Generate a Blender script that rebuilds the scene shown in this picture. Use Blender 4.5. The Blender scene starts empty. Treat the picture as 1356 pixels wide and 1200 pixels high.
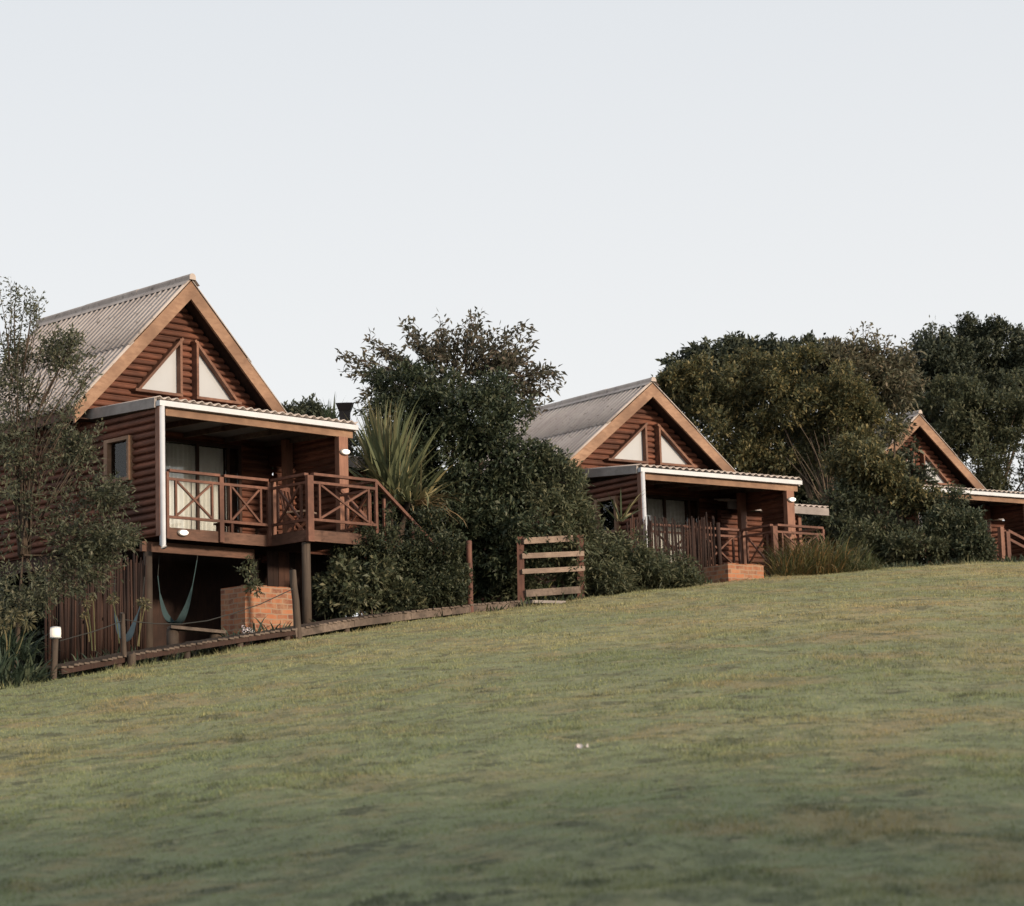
import bpy, math, random
import numpy as np
from mathutils import Matrix, Vector
R=math.radians
scene=bpy.context.scene
COL=scene.collection
rng=np.random.default_rng(7)
EYE=1.6
PITCH,ROLL,FPX=8.845,1.717,3135.45

# ------------------------------------------------------------------ camera geometry: a pixel at a distance is a point of the place
_p,_r=R(PITCH),R(ROLL)
def pix(px,py,Y):
    x=px-678.;y=py-600.;c,s=math.cos(_r),math.sin(_r)
    X=c*x-s*y;D=s*x+c*y
    fy=FPX*math.cos(_p)+D*math.sin(_p);fz=FPX*math.sin(_p)-D*math.cos(_p)
    k=Y/fy
    return np.array([X*k,Y,fz*k+EYE])
def pxm(Y): return Y/FPX            # metres per photo pixel at distance Y

KC=(-0.27167639,-0.11017639,0.06268655,0.12657214)
YC=(38.79417507,0.59836627,45.90235353,42.18965933)
def edge_y(t): 
    t=np.clip(t,-.26,.3); return np.polyval(YC,t)
def ground_z(X,Y):
    X=np.asarray(X,float);Y=np.asarray(Y,float)
    t=np.clip(X/np.maximum(Y,6.),-.34,.34)
    k=np.polyval(KC,t); yb=edge_y(t)
    over=np.maximum(Y-yb,0); o1=np.minimum(over,16.)
    z=k*(np.minimum(Y,yb+16.)) - .0052*o1*o1 - np.maximum(over-16.,0)*.05
    return z
def gz(X,Y): return float(ground_z(X,Y))

# ------------------------------------------------------------------ mesh builder
class MB:
    def __init__(s): s.v=[];s.f=[];s.n=0
    def add(s,V,F):
        V=np.asarray(V,float).reshape(-1,3)
        s.v.append(V); s.f+= [tuple(i+s.n for i in f) for f in F]; s.n+=len(V)
    def box(s,lo,hi):
        (a,b,c),(d,e,f)=lo,hi
        s.add([(a,b,c),(d,b,c),(d,e,c),(a,e,c),(a,b,f),(d,b,f),(d,e,f),(a,e,f)],
              [(0,3,2,1),(4,5,6,7),(0,1,5,4),(1,2,6,5),(2,3,7,6),(3,0,4,7)])
    def bar(s,p,q,w,h,up=(0,0,1)):
        p=np.array(p,float);q=np.array(q,float);d=q-p;d/=np.linalg.norm(d);u=np.array(up,float)
        sd=np.cross(d,u)
        if np.linalg.norm(sd)<1e-4: sd=np.cross(d,(0,1,0))
        sd/=np.linalg.norm(sd);u=np.cross(sd,d)
        V=[]
        for o in (p,q):
            for i,j in((-1,-1),(1,-1),(1,1),(-1,1)): V.append(o+sd*w/2*i+u*h/2*j)
        s.add(V,[(0,1,2,3),(7,6,5,4),(0,4,5,1),(1,5,6,2),(2,6,7,3),(3,7,4,0)])
    def tube(s,pts,rad,n=7,cap=True):
        pts=[np.array(p,float) for p in pts]
        if np.isscalar(rad): rad=[rad]*len(pts)
        V=[];F=[]
        for i,p in enumerate(pts):
            d=pts[min(i+1,len(pts)-1)]-pts[max(i-1,0)];d=d/(np.linalg.norm(d)+1e-9)
            a=np.cross(d,(0,0,1)) if abs(d[2])<.95 else np.cross(d,(1,0,0))
            a/=np.linalg.norm(a);b=np.cross(d,a)
            for k in range(n):
                t=2*math.pi*k/n;V.append(p+rad[i]*(a*math.cos(t)+b*math.sin(t)))
        for i in range(len(pts)-1):
            for k in range(n):
                F.append((i*n+k,i*n+(k+1)%n,(i+1)*n+(k+1)%n,(i+1)*n+k))
        if cap: F.append(tuple(range(n))[::-1]);F.append(tuple((len(pts)-1)*n+k for k in range(n)))
        s.add(V,F)
    def lathe(s,c,prof,n=16,axis=2):
        V=[];F=[]
        for r,h in prof:
            for k in range(n):
                t=2*math.pi*k/n;a,b=r*math.cos(t),r*math.sin(t)
                V.append((a,b,h) if axis==2 else ((a,h,b)))
        V=np.array(V)+np.array(c)
        for i in range(len(prof)-1):
            for k in range(n): F.append((i*n+k,i*n+(k+1)%n,(i+1)*n+(k+1)%n,(i+1)*n+k))
        F.append(tuple(range(n))[::-1]);F.append(tuple((len(prof)-1)*n+k for k in range(n)))
        s.add(V,F)
    def build(s,name,mat,parent=None,smooth=False,loc=None,rotz=0):
        V=np.concatenate(s.v)
        me=bpy.data.meshes.new(name);me.from_pydata(V.tolist(),[],s.f);me.materials.append(mat)
        if smooth: me.polygons.foreach_set('use_smooth',[True]*len(me.polygons))
        return link(name,me,parent,loc,rotz)
def link(name,me,parent=None,loc=None,rotz=0):
    o=bpy.data.objects.new(name,me);COL.objects.link(o)
    if parent: o.parent=parent
    if loc is not None: o.location=loc
    o.rotation_euler[2]=rotz
    return o
def fast_mesh(name,V,k,mat,parent=None,loc=None):
    """V: (n*k,3) - n loose faces of k corners"""
    V=np.ascontiguousarray(V.reshape(-1,3),np.float32);n=len(V)//k
    me=bpy.data.meshes.new(name)
    me.vertices.add(len(V));me.vertices.foreach_set('co',V.ravel())
    me.loops.add(len(V));me.loops.foreach_set('vertex_index',np.arange(len(V),dtype=np.int32))
    me.polygons.add(n);me.polygons.foreach_set('loop_start',np.arange(0,n*k,k,dtype=np.int32))
    try: me.polygons.foreach_set('loop_total',np.full(n,k,np.int32))
    except Exception: pass
    me.update(calc_edges=True);me.materials.append(mat)
    return link(name,me,parent,loc)
def tag(o,label=None,cat=None,group=None,kind=None):
    if label:o['label']=label
    if cat:o['category']=cat
    if group:o['group']=group
    if kind:o['kind']=kind
    return o
def empty(name,loc,rotz=0):
    o=bpy.data.objects.new(name,None);COL.objects.link(o);o.location=loc;o.rotation_euler[2]=rotz;o.empty_display_size=.2
    return o

# ------------------------------------------------------------------ materials
def mat(name):
    m=bpy.data.materials.new(name);m.use_nodes=True
    nt=m.node_tree;return m,nt,nt.nodes['Principled BSDF']
def N(nt,t,**k):
    n=nt.nodes.new(t)
    for a,b in k.items():
        if a in n.inputs: n.inputs[a].default_value=b
        else: setattr(n,a,b)
    return n
def coords(nt,scale=(1,1,1),kind='Object'):
    tc=N(nt,'ShaderNodeTexCoord');mp=N(nt,'ShaderNodeMapping');mp.inputs['Scale'].default_value=scale
    nt.links.new(tc.outputs[kind],mp.inputs['Vector']);return mp.outputs['Vector']
def ramp(nt,fac,stops):
    r=N(nt,'ShaderNodeValToRGB');e=r.color_ramp.elements
    while len(e)<len(stops): e.new(.5)
    for i,(p,c) in enumerate(stops): e[i].position=p;e[i].color=(*c,1)
    nt.links.new(fac,r.inputs['Fac']);return r.outputs['Color']
def mixc(nt,f,a,b,mode='MIX'):
    m=N(nt,'ShaderNodeMix',data_type='RGBA',blend_type=mode)
    for i,x in ((0,f),(6,a),(7,b)):
        if hasattr(x,'links'): nt.links.new(x,m.inputs[i])
        else: m.inputs[i].default_value=x if i==0 else (*x,1)
    return m.outputs[2]
def noise(nt,vec,sc,det=4,rough=.55):
    n=N(nt,'ShaderNodeTexNoise');n.inputs['Scale'].default_value=sc;n.inputs['Detail'].default_value=det;n.inputs['Roughness'].default_value=rough
    nt.links.new(vec,n.inputs['Vector']);return n.outputs['Fac']
def bump(nt,b,h,st=.3,d=.02):
    n=N(nt,'ShaderNodeBump');n.inputs['Strength'].default_value=st;n.inputs['Distance'].default_value=d
    nt.links.new(h,n.inputs['Height']);nt.links.new(n.outputs['Normal'],b.inputs['Normal'])
def wood(name,a,b,scale=(1.5,1.5,22),rough=.65,worn=None,spread=1.):
    m,nt,bs=mat(name)
    v=coords(nt,scale);f=noise(nt,v,3,6,.65)
    c=ramp(nt,f,[(.28,b),(.72,a)])
    v2=coords(nt,(1,1,1));f2=noise(nt,v2,1.3,3)
    c=mixc(nt,ramp(nt,f2,[(.35,(0,0,0)),(.75,(1,1,1))]),c,tuple(x*.62 for x in b))
    if name=='log_siding':
        f4=noise(nt,coords(nt,(.35,.35,7.7)),1.,2);c=mixc(nt,1.,c,ramp(nt,f4,[(.3,(.6,.6,.62)),(.5,(1,1,1)),(.7,(1.35,1.3,1.25))]),'MULTIPLY')
    if worn:
        f3=noise(nt,coords(nt,(2,2,2)),2.2,5)
        c=mixc(nt,ramp(nt,f3,[(.55,(0,0,0)),(.68,(1,1,1))]),c,worn)
    nt.links.new(c,bs.inputs['Base Color']);bs.inputs['Roughness'].default_value=rough
    bs.inputs['Specular IOR Level'].default_value=.3
    bump(nt,bs,f,.35,.012);return m
def leafm(name,a,b,c,trans=.25,rough=.55,scale=.9):
    m,nt,bs=mat(name)
    g=N(nt,'ShaderNodeNewGeometry')
    col=ramp(nt,g.outputs['Random Per Island'],[(.0,a),(.55,b),(1.,c)])
    f=noise(nt,coords(nt),scale,3)
    col=mixc(nt,ramp(nt,f,[(.3,(0,0,0)),(.7,(1,1,1))]),col,mixc(nt,.5,col,tuple(.55*x for x in b)))
    nt.links.new(col,bs.inputs['Base Color']);bs.inputs['Roughness'].default_value=rough;bs.inputs['Specular IOR Level'].default_value=.35
    t=N(nt,'ShaderNodeBsdfTranslucent');nt.links.new(col,t.inputs['Color'])
    mx=N(nt,'ShaderNodeMixShader');mx.inputs[0].default_value=trans
    nt.links.new(bs.outputs[0],mx.inputs[1]);nt.links.new(t.outputs[0],mx.inputs[2])
    nt.links.new(mx.outputs[0],nt.nodes['Material Output'].inputs['Surface']);return m
def plain(name,c,rough=.6,emit=0,metal=0,var=.12,spec=.4):
    m,nt,bs=mat(name)
    f=noise(nt,coords(nt),6,5)
    col=mixc(nt,f,tuple(x*(1-var) for x in c),tuple(min(1,x*(1+var)) for x in c))
    nt.links.new(col,bs.inputs['Base Color']);bs.inputs['Roughness'].default_value=rough;bs.inputs['Metallic'].default_value=metal
    bs.inputs['Specular IOR Level'].default_value=spec
    if emit:
        bs.inputs['Emission Color'].default_value=(*(1,.86,.72),1);bs.inputs['Emission Strength'].default_value=emit
    return m
M={}
M['log']=wood('log_siding',(.225,.088,.052),(.085,.034,.022),(1.6,1.6,17),.75)
M['barge']=wood('barge_timber',(.38,.235,.15),(.21,.115,.07),(2,2,5),.6)
M['trim']=wood('trim_timber',(.25,.125,.08),(.12,.055,.036),(3,3,5),.6)
M['post']=wood('post_timber',(.34,.17,.115),(.18,.085,.056),(9,9,1.2),.6)
M['rail']=wood('rail_timber',(.23,.105,.07),(.105,.047,.032),(4,4,4),.6)
M['beam']=wood('beam_timber',(.20,.105,.072),(.085,.045,.032),(2,2,9),.7,worn=(.06,.03,.02))
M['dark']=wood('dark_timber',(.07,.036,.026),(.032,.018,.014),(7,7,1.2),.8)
M['stick']=wood('stick_timber',(.095,.045,.03),(.036,.02,.016),(14,14,.8),.8)
_nt=M['stick'].node_tree;_b=_nt.nodes['Principled BSDF'];_l=_b.inputs['Base Color'].links[0].from_socket
_g=N(_nt,'ShaderNodeNewGeometry')
_nt.links.new(mixc(_nt,1.,_l,ramp(_nt,_g.outputs['Random Per Island'],[(0,(.22,.22,.24)),(.6,(.5,.48,.48)),(.9,(.9,.88,.85)),(1,(1.5,1.3,1.1))]),'MULTIPLY'),_b.inputs['Base Color'])
M['pole']=wood('pole_timber',(.11,.082,.062),(.05,.037,.029),(9,9,1),.8)
M['grey_wood']=wood('weathered_timber',(.22,.17,.135),(.09,.068,.055),(6,6,6),.8,worn=(.07,.055,.045))
M['pale_wood']=wood('pale_fence_timber',(.31,.235,.185),(.17,.12,.095),(3,3,12),.75)
M['red_post']=wood('red_post_timber',(.19,.09,.065),(.085,.042,.033),(9,9,1),.75)
M['white']=plain('white_gutter_paint',(.53,.55,.58),.5,var=.16)
M['fascia_grey']=wood('grey_fascia_board',(.40,.36,.34),(.27,.24,.225),(3,3,6),.7)
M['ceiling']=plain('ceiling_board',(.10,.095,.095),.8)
M['curtain']=plain('curtain_cloth',(.76,.73,.70),.9,var=.1)
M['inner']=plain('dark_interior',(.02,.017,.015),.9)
M['steel']=plain('flue_steel',(.035,.03,.03),.6,metal=.3)
M['lampglass']=plain('lamp_glass',(.85,.83,.8),.3,emit=1.1)
M['bollardglass']=plain('bollard_glass',(.85,.75,.65),.4,emit=.3)
M['lampmetal']=plain('lamp_metal',(.30,.28,.26),.4,metal=.4)
M['teal']=plain('teal_cotton',(.033,.062,.068),.9,var=.35)
M['blue']=plain('blue_cotton',(.03,.055,.08),.9,var=.35)
M['rope']=plain('rope_fibre',(.03,.03,.028),.9)
M['paper']=plain('white_scrap',(.55,.48,.45),.8)
M['flower']=leafm('white_petals',(0.943,0.870,0.870),(0.725,0.652,0.725),(1.015,0.986,0.899))
M['bark']=wood('bark',(.13,.095,.07),(.05,.037,.028),(8,8,3),.9)
M['pale_bark']=wood('pale_bark',(.19,.145,.105),(.085,.065,.048),(8,8,3),.9)
# window board / blind behind glass
m,nt,bs=mat('window_pane')
f=noise(nt,coords(nt),2.5,4)
nt.links.new(mixc(nt,f,(.345,.36,.38),(.43,.445,.46)),bs.inputs['Base Color']);bs.inputs['Roughness'].default_value=.5
bs.inputs['Coat Weight'].default_value=.6;bs.inputs['Coat Roughness'].default_value=.06
M['pane']=m
# door glass: thin clear pane
m,nt,bs=mat('door_glass')
gl=N(nt,'ShaderNodeBsdfGlossy');gl.inputs['Roughness'].default_value=.02
tr=N(nt,'ShaderNodeBsdfTransparent');tr.inputs['Color'].default_value=(.9,.92,.92,1)
fr=N(nt,'ShaderNodeFresnel');fr.inputs['IOR'].default_value=1.5
mx=N(nt,'ShaderNodeMixShader');nt.links.new(fr.outputs[0],mx.inputs[0]);nt.links.new(tr.outputs[0],mx.inputs[1]);nt.links.new(gl.outputs[0],mx.inputs[2])
nt.links.new(mx.outputs[0],nt.nodes['Material Output'].inputs['Surface'])
M['glass']=m
# corrugated roof
m,nt,bs=mat('fibre_cement_roof')
v=coords(nt);f=noise(nt,v,1.1,6,.65);f2=noise(nt,coords(nt,(.6,5,.6)),2.,4);f3=noise(nt,v,9,4,.7)
c=ramp(nt,f,[(.3,(.37,.315,.285)),(.7,(.50,.44,.40))])
c=mixc(nt,ramp(nt,f2,[(.5,(0,0,0)),(.8,(.6,.6,.6))]),c,(.26,.225,.21))
c=mixc(nt,ramp(nt,f3,[(.585,(0,0,0)),(.67,(.75,.75,.75))]),c,(.15,.125,.105))
nt.links.new(c,bs.inputs['Base Color']);bs.inputs['Roughness'].default_value=.85;bs.inputs['Specular IOR Level'].default_value=.2
bump(nt,bs,f3,.3,.01);M['roof']=m
# brick
m,nt,bs=mat('red_brick')
tc=N(nt,'ShaderNodeTexCoord');sx=N(nt,'ShaderNodeSeparateXYZ');nt.links.new(tc.outputs['Object'],sx.inputs[0])
ad=N(nt,'ShaderNodeMath',operation='ADD');nt.links.new(sx.outputs[0],ad.inputs[0]);nt.links.new(sx.outputs[1],ad.inputs[1])
cb=N(nt,'ShaderNodeCombineXYZ');nt.links.new(ad.outputs[0],cb.inputs[0]);nt.links.new(sx.outputs[2],cb.inputs[1])
nv=N(nt,'ShaderNodeTexNoise');nv.inputs['Scale'].default_value=5
vm=N(nt,'ShaderNodeVectorMath',operation='SCALE');vm.inputs['Scale'].default_value=.05
nt.links.new(tc.outputs['Object'],nv.inputs['Vector']);nt.links.new(nv.outputs['Color'],vm.inputs[0])
va=N(nt,'ShaderNodeVectorMath',operation='ADD');nt.links.new(cb.outputs[0],va.inputs[0]);nt.links.new(vm.outputs[0],va.inputs[1])
br=N(nt,'ShaderNodeTexBrick');nt.links.new(va.outputs[0],br.inputs['Vector'])
for k,x in dict(Scale=1,**{'Mortar Size':.012,'Brick Width':.225,'Row Height':.085,'Mortar Smooth':.3,'Bias':0}).items(): br.inputs[k].default_value=x
br.inputs['Color1'].default_value=(.37,.13,.055,1);br.inputs['Color2'].default_value=(.13,.045,.027,1);br.inputs['Mortar'].default_value=(.235,.165,.115,1)
f=noise(nt,coords(nt),7,6,.7)
c=mixc(nt,ramp(nt,f,[(.42,(0,0,0)),(.68,(.75,.75,.75))]),br.outputs['Color'],(.34,.20,.115))
nt.links.new(c,bs.inputs['Base Color']);bs.inputs['Roughness'].default_value=.85
bump(nt,bs,br.outputs['Fac'],-.5,.012);M['brick']=m
# leaves
M['l_dense']=leafm('leaf_dark_dense',(0.036,0.055,0.033),(0.057,0.075,0.043),(0.111,0.117,0.065),.2)
M['l_airy']=leafm('leaf_airy',(.07,.072,.05),(.115,.11,.075),(.20,.155,.12),.4)
M['l_left']=leafm('leaf_grey_green',(.058,.07,.043),(.095,.105,.065),(.16,.15,.095),.3)
M['l_shrub']=leafm('leaf_clipped',(0.033,0.048,0.027),(0.053,0.065,0.037),(0.125,0.125,0.069),.2)
M['l_broad']=leafm('leaf_broad',(0.065,0.080,0.044),(0.121,0.124,0.061),(0.347,0.273,0.121),.3,scale=.8)
M['l_back']=leafm('leaf_back',(0.041,0.054,0.037),(0.062,0.075,0.050),(0.119,0.125,0.077),.2)
M['l_mid']=leafm('leaf_mid',(0.066,0.086,0.050),(0.105,0.117,0.066),(0.187,0.176,0.099),.3)
M['l_feather']=leafm('leaf_feathery',(0.086,0.096,0.060),(0.144,0.134,0.084),(0.230,0.182,0.121),.3)
M['l_front']=leafm('leaf_front_shrub',(0.050,0.069,0.043),(0.077,0.094,0.056),(0.150,0.147,0.088),.25)
M['strap']=leafm('strap_leaf',(0.043,0.075,0.036),(0.087,0.116,0.051),(0.189,0.174,0.072),.2)
M['strap_blue']=leafm('strap_leaf_dark',(0.032,0.058,0.039),(0.061,0.087,0.058),(0.123,0.145,0.087),.2)
M['yucca']=leafm('sword_leaf',(.085,.115,.07),(.16,.175,.09),(.46,.37,.19),.25)
M['dryleaf']=leafm('dry_leaf',(.16,.11,.06),(.28,.20,.11),(.42,.32,.18),.25)
M['dry_grass']=leafm('rusty_grass',(0.058,0.072,0.032),(0.116,0.109,0.043),(0.319,0.174,0.065),.3)
M['reed']=leafm('reed_leaf',(0.058,0.080,0.036),(0.109,0.123,0.055),(0.261,0.203,0.102),.25)
M['seed']=leafm('seed_head',(.11,.105,.06),(.17,.155,.085),(.24,.21,.12),.3)
M['cover']=leafm('ground_cover_leaf',(0.038,0.062,0.040),(0.077,0.096,0.054),(0.173,0.157,0.082),.2)
# grass
def grassmat(name,blade):
    m,nt,bs=mat(name)
    v=coords(nt)
    f1=noise(nt,v,.16,4,.6);f2=noise(nt,v,.9,5,.65);f3=noise(nt,v,1.9,4,.6)
    c=ramp(nt,f1,[(.36,(.20,.26,.135)),(.5,(.295,.335,.18)),(.64,(.43,.395,.21))])
    c=mixc(nt,ramp(nt,noise(nt,v,.75,7,.72),[(.5,(0,0,0)),(.6,(.8,.8,.8))]),c,(.36,.265,.14))
    c=mixc(nt,ramp(nt,noise(nt,v,.33,4,.6),[(.56,(0,0,0)),(.70,(.75,.75,.75))]),c,(.40,.27,.15))
    c=mixc(nt,ramp(nt,noise(nt,v,3.2,6,.7),[(.48,(0,0,0)),(.6,(.8,.8,.8))]),c,(.10,.12,.065))
    c=mixc(nt,ramp(nt,noise(nt,coords(nt,(1,1.3,1)),1.9,8,.72),[(.575,(0,0,0)),(.605,(1,1,1))]),c,(.05,.055,.034))
    c=mixc(nt,ramp(nt,noise(nt,coords(nt,(1,1.3,1)),5.2,6,.7),[(.57,(0,0,0)),(.61,(.8,.8,.8))]),c,(.075,.082,.045))
    c=mixc(nt,ramp(nt,noise(nt,v,6.5,6,.7),[(.58,(0,0,0)),(.63,(.7,.7,.7))]),c,(.46,.42,.25))
    sp=N(nt,'ShaderNodeSeparateXYZ');nt.links.new(coords(nt),sp.inputs[0])
    mr=N(nt,'ShaderNodeMapRange');nt.links.new(sp.outputs['Z'],mr.inputs['Value']);mr.inputs['From Min'].default_value=1.;mr.inputs['From Max'].default_value=4.5
    c=mixc(nt,mr.outputs[0],mixc(nt,.35,c,(.135,.185,.10)),mixc(nt,.3,c,(.42,.37,.20)))
    if blade:
        g=N(nt,'ShaderNodeNewGeometry')
        c=mixc(nt,.5,c,ramp(nt,g.outputs['Random Per Island'],[(0,(.6,.62,.55)),(.6,(1,1,1)),(.9,(1.25,1.2,1.05)),(1,(1.7,1.45,1.0))]),'MULTIPLY')
        t=N(nt,'ShaderNodeBsdfTranslucent');nt.links.new(c,t.inputs['Color'])
        mx=N(nt,'ShaderNodeMixShader');mx.inputs[0].default_value=.3
        nt.links.new(bs.outputs[0],mx.inputs[1]);nt.links.new(t.outputs[0],mx.inputs[2]);nt.links.new(mx.outputs[0],nt.nodes['Material Output'].inputs['Surface'])
    else:
        c=mixc(nt,.4,c,(.09,.08,.05))
        bump(nt,bs,noise(nt,v,30,4),.6,.03)
    nt.links.new(c,bs.inputs['Base Color']);bs.inputs['Roughness'].default_value=.8;bs.inputs['Specular IOR Level'].default_value=.15
    return m
M['lawn']=grassmat('lawn_turf',False);M['blade']=grassmat('lawn_blade',True)
m,nt,bs=mat('garden_soil');f=noise(nt,coords(nt),3,6,.7)
nt.links.new(ramp(nt,f,[(.3,(.022,.019,.013)),(.7,(.055,.048,.03))]),bs.inputs['Base Color']);bs.inputs['Roughness'].default_value=.95;bump(nt,bs,f,.8,.05);M['soil']=m

# ------------------------------------------------------------------ ground
_T=np.random.default_rng(3).random((256,256))-.5
def vnoise(X,Y,cell,o=0):
    c,d=math.cos(o*1.3+.4),math.sin(o*1.3+.4)
    x=(X*c-Y*d)/cell+o*37.3;y=(X*d+Y*c)/cell+o*11.9
    i=np.floor(x).astype(int);j=np.floor(y).astype(int);u=x-i;v=y-j;u=u*u*(3-2*u);v=v*v*(3-2*v)
    T=lambda a,b:_T[a%256,b%256]
    return (T(i,j)*(1-u)+T(i+1,j)*u)*(1-v)+(T(i,j+1)*(1-u)+T(i+1,j+1)*u)*v
def lawn_z(X,Y):
    z=ground_z(X,Y)+.03
    for q,(c,h) in enumerate(((2.4,.03),(1.2,.035),(.65,.045),(.36,.034),(.2,.016))): z=z+h*vnoise(X,Y,c,q)
    return z
def grid_obj(name,P,mat_,kind='structure'):
    a,b=P.shape[:2];F=[(i*b+j,(i+1)*b+j,(i+1)*b+j+1,i*b+j+1) for i in range(a-1) for j in range(b-1)]
    mb=MB();mb.add(P.reshape(-1,3),F);o=mb.build(name,mat_,smooth=True);o['kind']=kind;return o
xs=np.concatenate([-np.geomspace(1500,40,9),np.linspace(-36,36,110),np.geomspace(40,1500,9)])
ys=np.concatenate([[-300,-60,-20,-8],np.linspace(-3,75,120),np.geomspace(80,1500,12)])
GX,GY=np.meshgrid(xs,ys,indexing='xy');Z=ground_z(GX,np.clip(GY,-60,400))
t=GX/np.maximum(GY,6.);low=np.where((GY<edge_y(t)-.9),.25,.0);Z=Z-low
grid_obj('ground',np.stack([GX,GY,Z],-1),M['soil'])
ts=np.linspace(-.34,.34,240);fr=np.linspace(0,1,420)**.85
YB=edge_y(ts)+.18*np.sin(ts*90)+.1*np.sin(ts*230+1)
LY=3.0+(YB[:,None]-3.0)*fr[None,:];LX=ts[:,None]*LY
grid_obj('lawn',np.stack([LX,LY,lawn_z(LX,LY)],-1),M['lawn'])
# mown blades of the lawn: one uncountable mass
def lawn_blades():
    out=[]
    for y0,y1,dens,L,W in ((7,11,4200,.022,.0055),(11,15,2600,.023,.007),(15,21,1700,.028,.0085),(21,30,1000,.032,.011),(30,54,560,.036,.015)):
        w0=.26*y1+.8;n=int(dens*2*w0*(y1-y0))
        X=rng.uniform(-w0,w0,n);Y=rng.uniform(y0,y1,n);t=X/Y
        ok=(np.abs(t)<.26+.5/Y)&(Y<edge_y(t)+.25*rng.random(n)+.1)
        X=X[ok];Y=Y[ok];n=len(X)
        cl=np.clip(.5+1.3*vnoise(X,Y,.55,7)+.8*vnoise(X,Y,.22,8),0,1)
        near=np.clip(1-(edge_y(X/Y)+.2-Y)/.5,0,1)
        l=L*rng.uniform(.5,1.25,n)*(.7+.45*cl+1.1*np.maximum(cl-.75,0)*2)*(1+2.2*near*rng.random(n)**3)
        base=np.stack([X,Y,lawn_z(X,Y)-.005],1)
        a=rng.uniform(0,2*math.pi,n);lean=rng.uniform(.3,.98,n)
        tip=base+np.stack([np.cos(a)*lean*l,np.sin(a)*lean*l,l*np.sqrt(1-lean**2*.8)],1)
        b=rng.uniform(0,2*math.pi,n);sd=np.stack([np.cos(b),np.sin(b),np.zeros(n)],1)*(W*rng.uniform(.6,1.2,n)/2)[:,None]
        out.append(np.stack([base-sd,base+sd,tip],1).reshape(-1,3))
    return np.concatenate(out)
g=fast_mesh('grass',lawn_blades(),3,M['blade']);g['kind']='stuff';g['label']='short mown grass covering the sloping lawn'

# ------------------------------------------------------------------ plants
def unit(a): return a/(np.linalg.norm(a,axis=-1,keepdims=True)+1e-9)
def leaves_at(P,D,L,W,flat=.5):
    n=len(P);Nn=unit(rng.normal(size=(n,3))+np.array([0,0,flat*2]))
    S=unit(np.cross(D,Nn));Nn=np.cross(S,D)
    L=L*rng.uniform(.6,1.25,n)[:,None];W=W*rng.uniform(.7,1.2,n)[:,None]
    return np.stack([P,P+D*L*.45+S*W/2+Nn*W*.12,P+D*L-np.array([0,0,1])*L*.12,P+D*L*.45-S*W/2+Nn*W*.12],1).reshape(-1,3)
def sprigs(P,D,k,sl,L,W,flat=.5,spread=.9):
    """k leaves along each twig"""
    n=len(P);s=np.tile(np.linspace(.05,1,k),n);PP=np.repeat(P,k,0);DD=np.repeat(D,k,0)
    Q=PP+DD*(s*sl)[:,None];E=unit(DD*.6+rng.normal(size=(n*k,3))*spread*.6)
    return leaves_at(Q,E,L,W,flat)
def crown(blobs,clumps=26,sp=26,k=6,sl=.28,L=.12,W=.05,cr=.30,up=.35,flat=.5,inner=.3,spread=.9):
    out=[]
    for c,r in blobs:
        c=np.array(c,float);r=np.array(r,float);m=max(4,int(clumps))
        d=unit(rng.normal(size=(m,3)));rad=np.where(rng.random(m)<inner,rng.uniform(.15,.7,m),rng.uniform(.72,1.06,m))
        cc=c+d*r*rad[:,None]
        rc=cr*r.mean()*rng.uniform(.55,1.35,m)
        n=m*sp;idx=np.repeat(np.arange(m),sp)
        e=unit(rng.normal(size=(n,3)));rr=rng.random(n)**.45
        P=cc[idx]+e*(rc[idx]*rr)[:,None]*np.array([1,1,.75])
        D=unit(e*.7+d[idx]*.5+np.array([0,0,up])+rng.normal(size=(n,3))*.35)
        out.append(sprigs(P,D,k,sl,L,W,flat,spread))
    return np.concatenate(out)
def pb(px,py,rx,ry,Y,dep=.85): 
    s=pxm(Y);return (pix(px,py,Y),(rx*s,max(rx,ry)*s*dep,ry*s))
def bezier(p,q,bend,n=7):
    p=np.array(p,float);q=np.array(q,float);m=(p+q)/2+np.array(bend)
    return [(1-t)**2*p+2*t*(1-t)*m+t*t*q for t in np.linspace(0,1,n)]
def branches(mb,base,tips,r0,h=.3,wob=.15):
    base=np.array(base,float)
    for q in tips:
        q=np.array(q,float);ln=np.linalg.norm(q-base)
        b=rng.normal(size=3)*wob*ln*.5;b[2]=abs(b[2])*.3-.05*ln
        b[:2]-= (q-base)[:2]*.18
        pts=bezier(base+rng.normal(size=3)*np.array([.06,.06,0]),q,b,8)
        mb.tube(pts,[r0*(1-.82*t) for t in np.linspace(0,1,8)],6)
def shoot(mb,out,p,q,n=34,L=.13,W=.045,r=.012,start=.3,bend=None,flat=.4,jit=.05):
    """a leafy shoot from p to its tip q"""
    p=np.array(p,float);q=np.array(q,float);ln=np.linalg.norm(q-p)
    b=rng.normal(size=3)*.08*ln if bend is None else np.array(bend)
    pts=np.array(bezier(p,q,b,9));mb.tube(pts,[r*(1-.8*t) for t in np.linspace(0,1,9)],5)
    s=rng.uniform(start,1,n);i=np.minimum((s*8).astype(int),7);fq=s*8-i
    P=pts[i]*(1-fq)[:,None]+pts[i+1]*fq[:,None]+rng.normal(size=(n,3))*jit
    D=unit(unit(pts[i+1]-pts[i])*.7+rng.normal(size=(n,3))*.7)
    out.append(leaves_at(P,D,L,W,flat))
def plant(name,label,cat,base,crown_v,trunk,mleaf,mbark,group=None,k=4,crown_name='crown'):
    base=np.array(base,float)
    o=empty(name,base);tag(o,label,cat,group)
    fast_mesh(crown_name,np.asarray(crown_v)-base,k,mleaf,o)
    if trunk is not None and trunk.v:
        trunk.v=[v-base for v in trunk.v];trunk.build('trunk',mbark,o,smooth=True)
    return o
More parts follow.
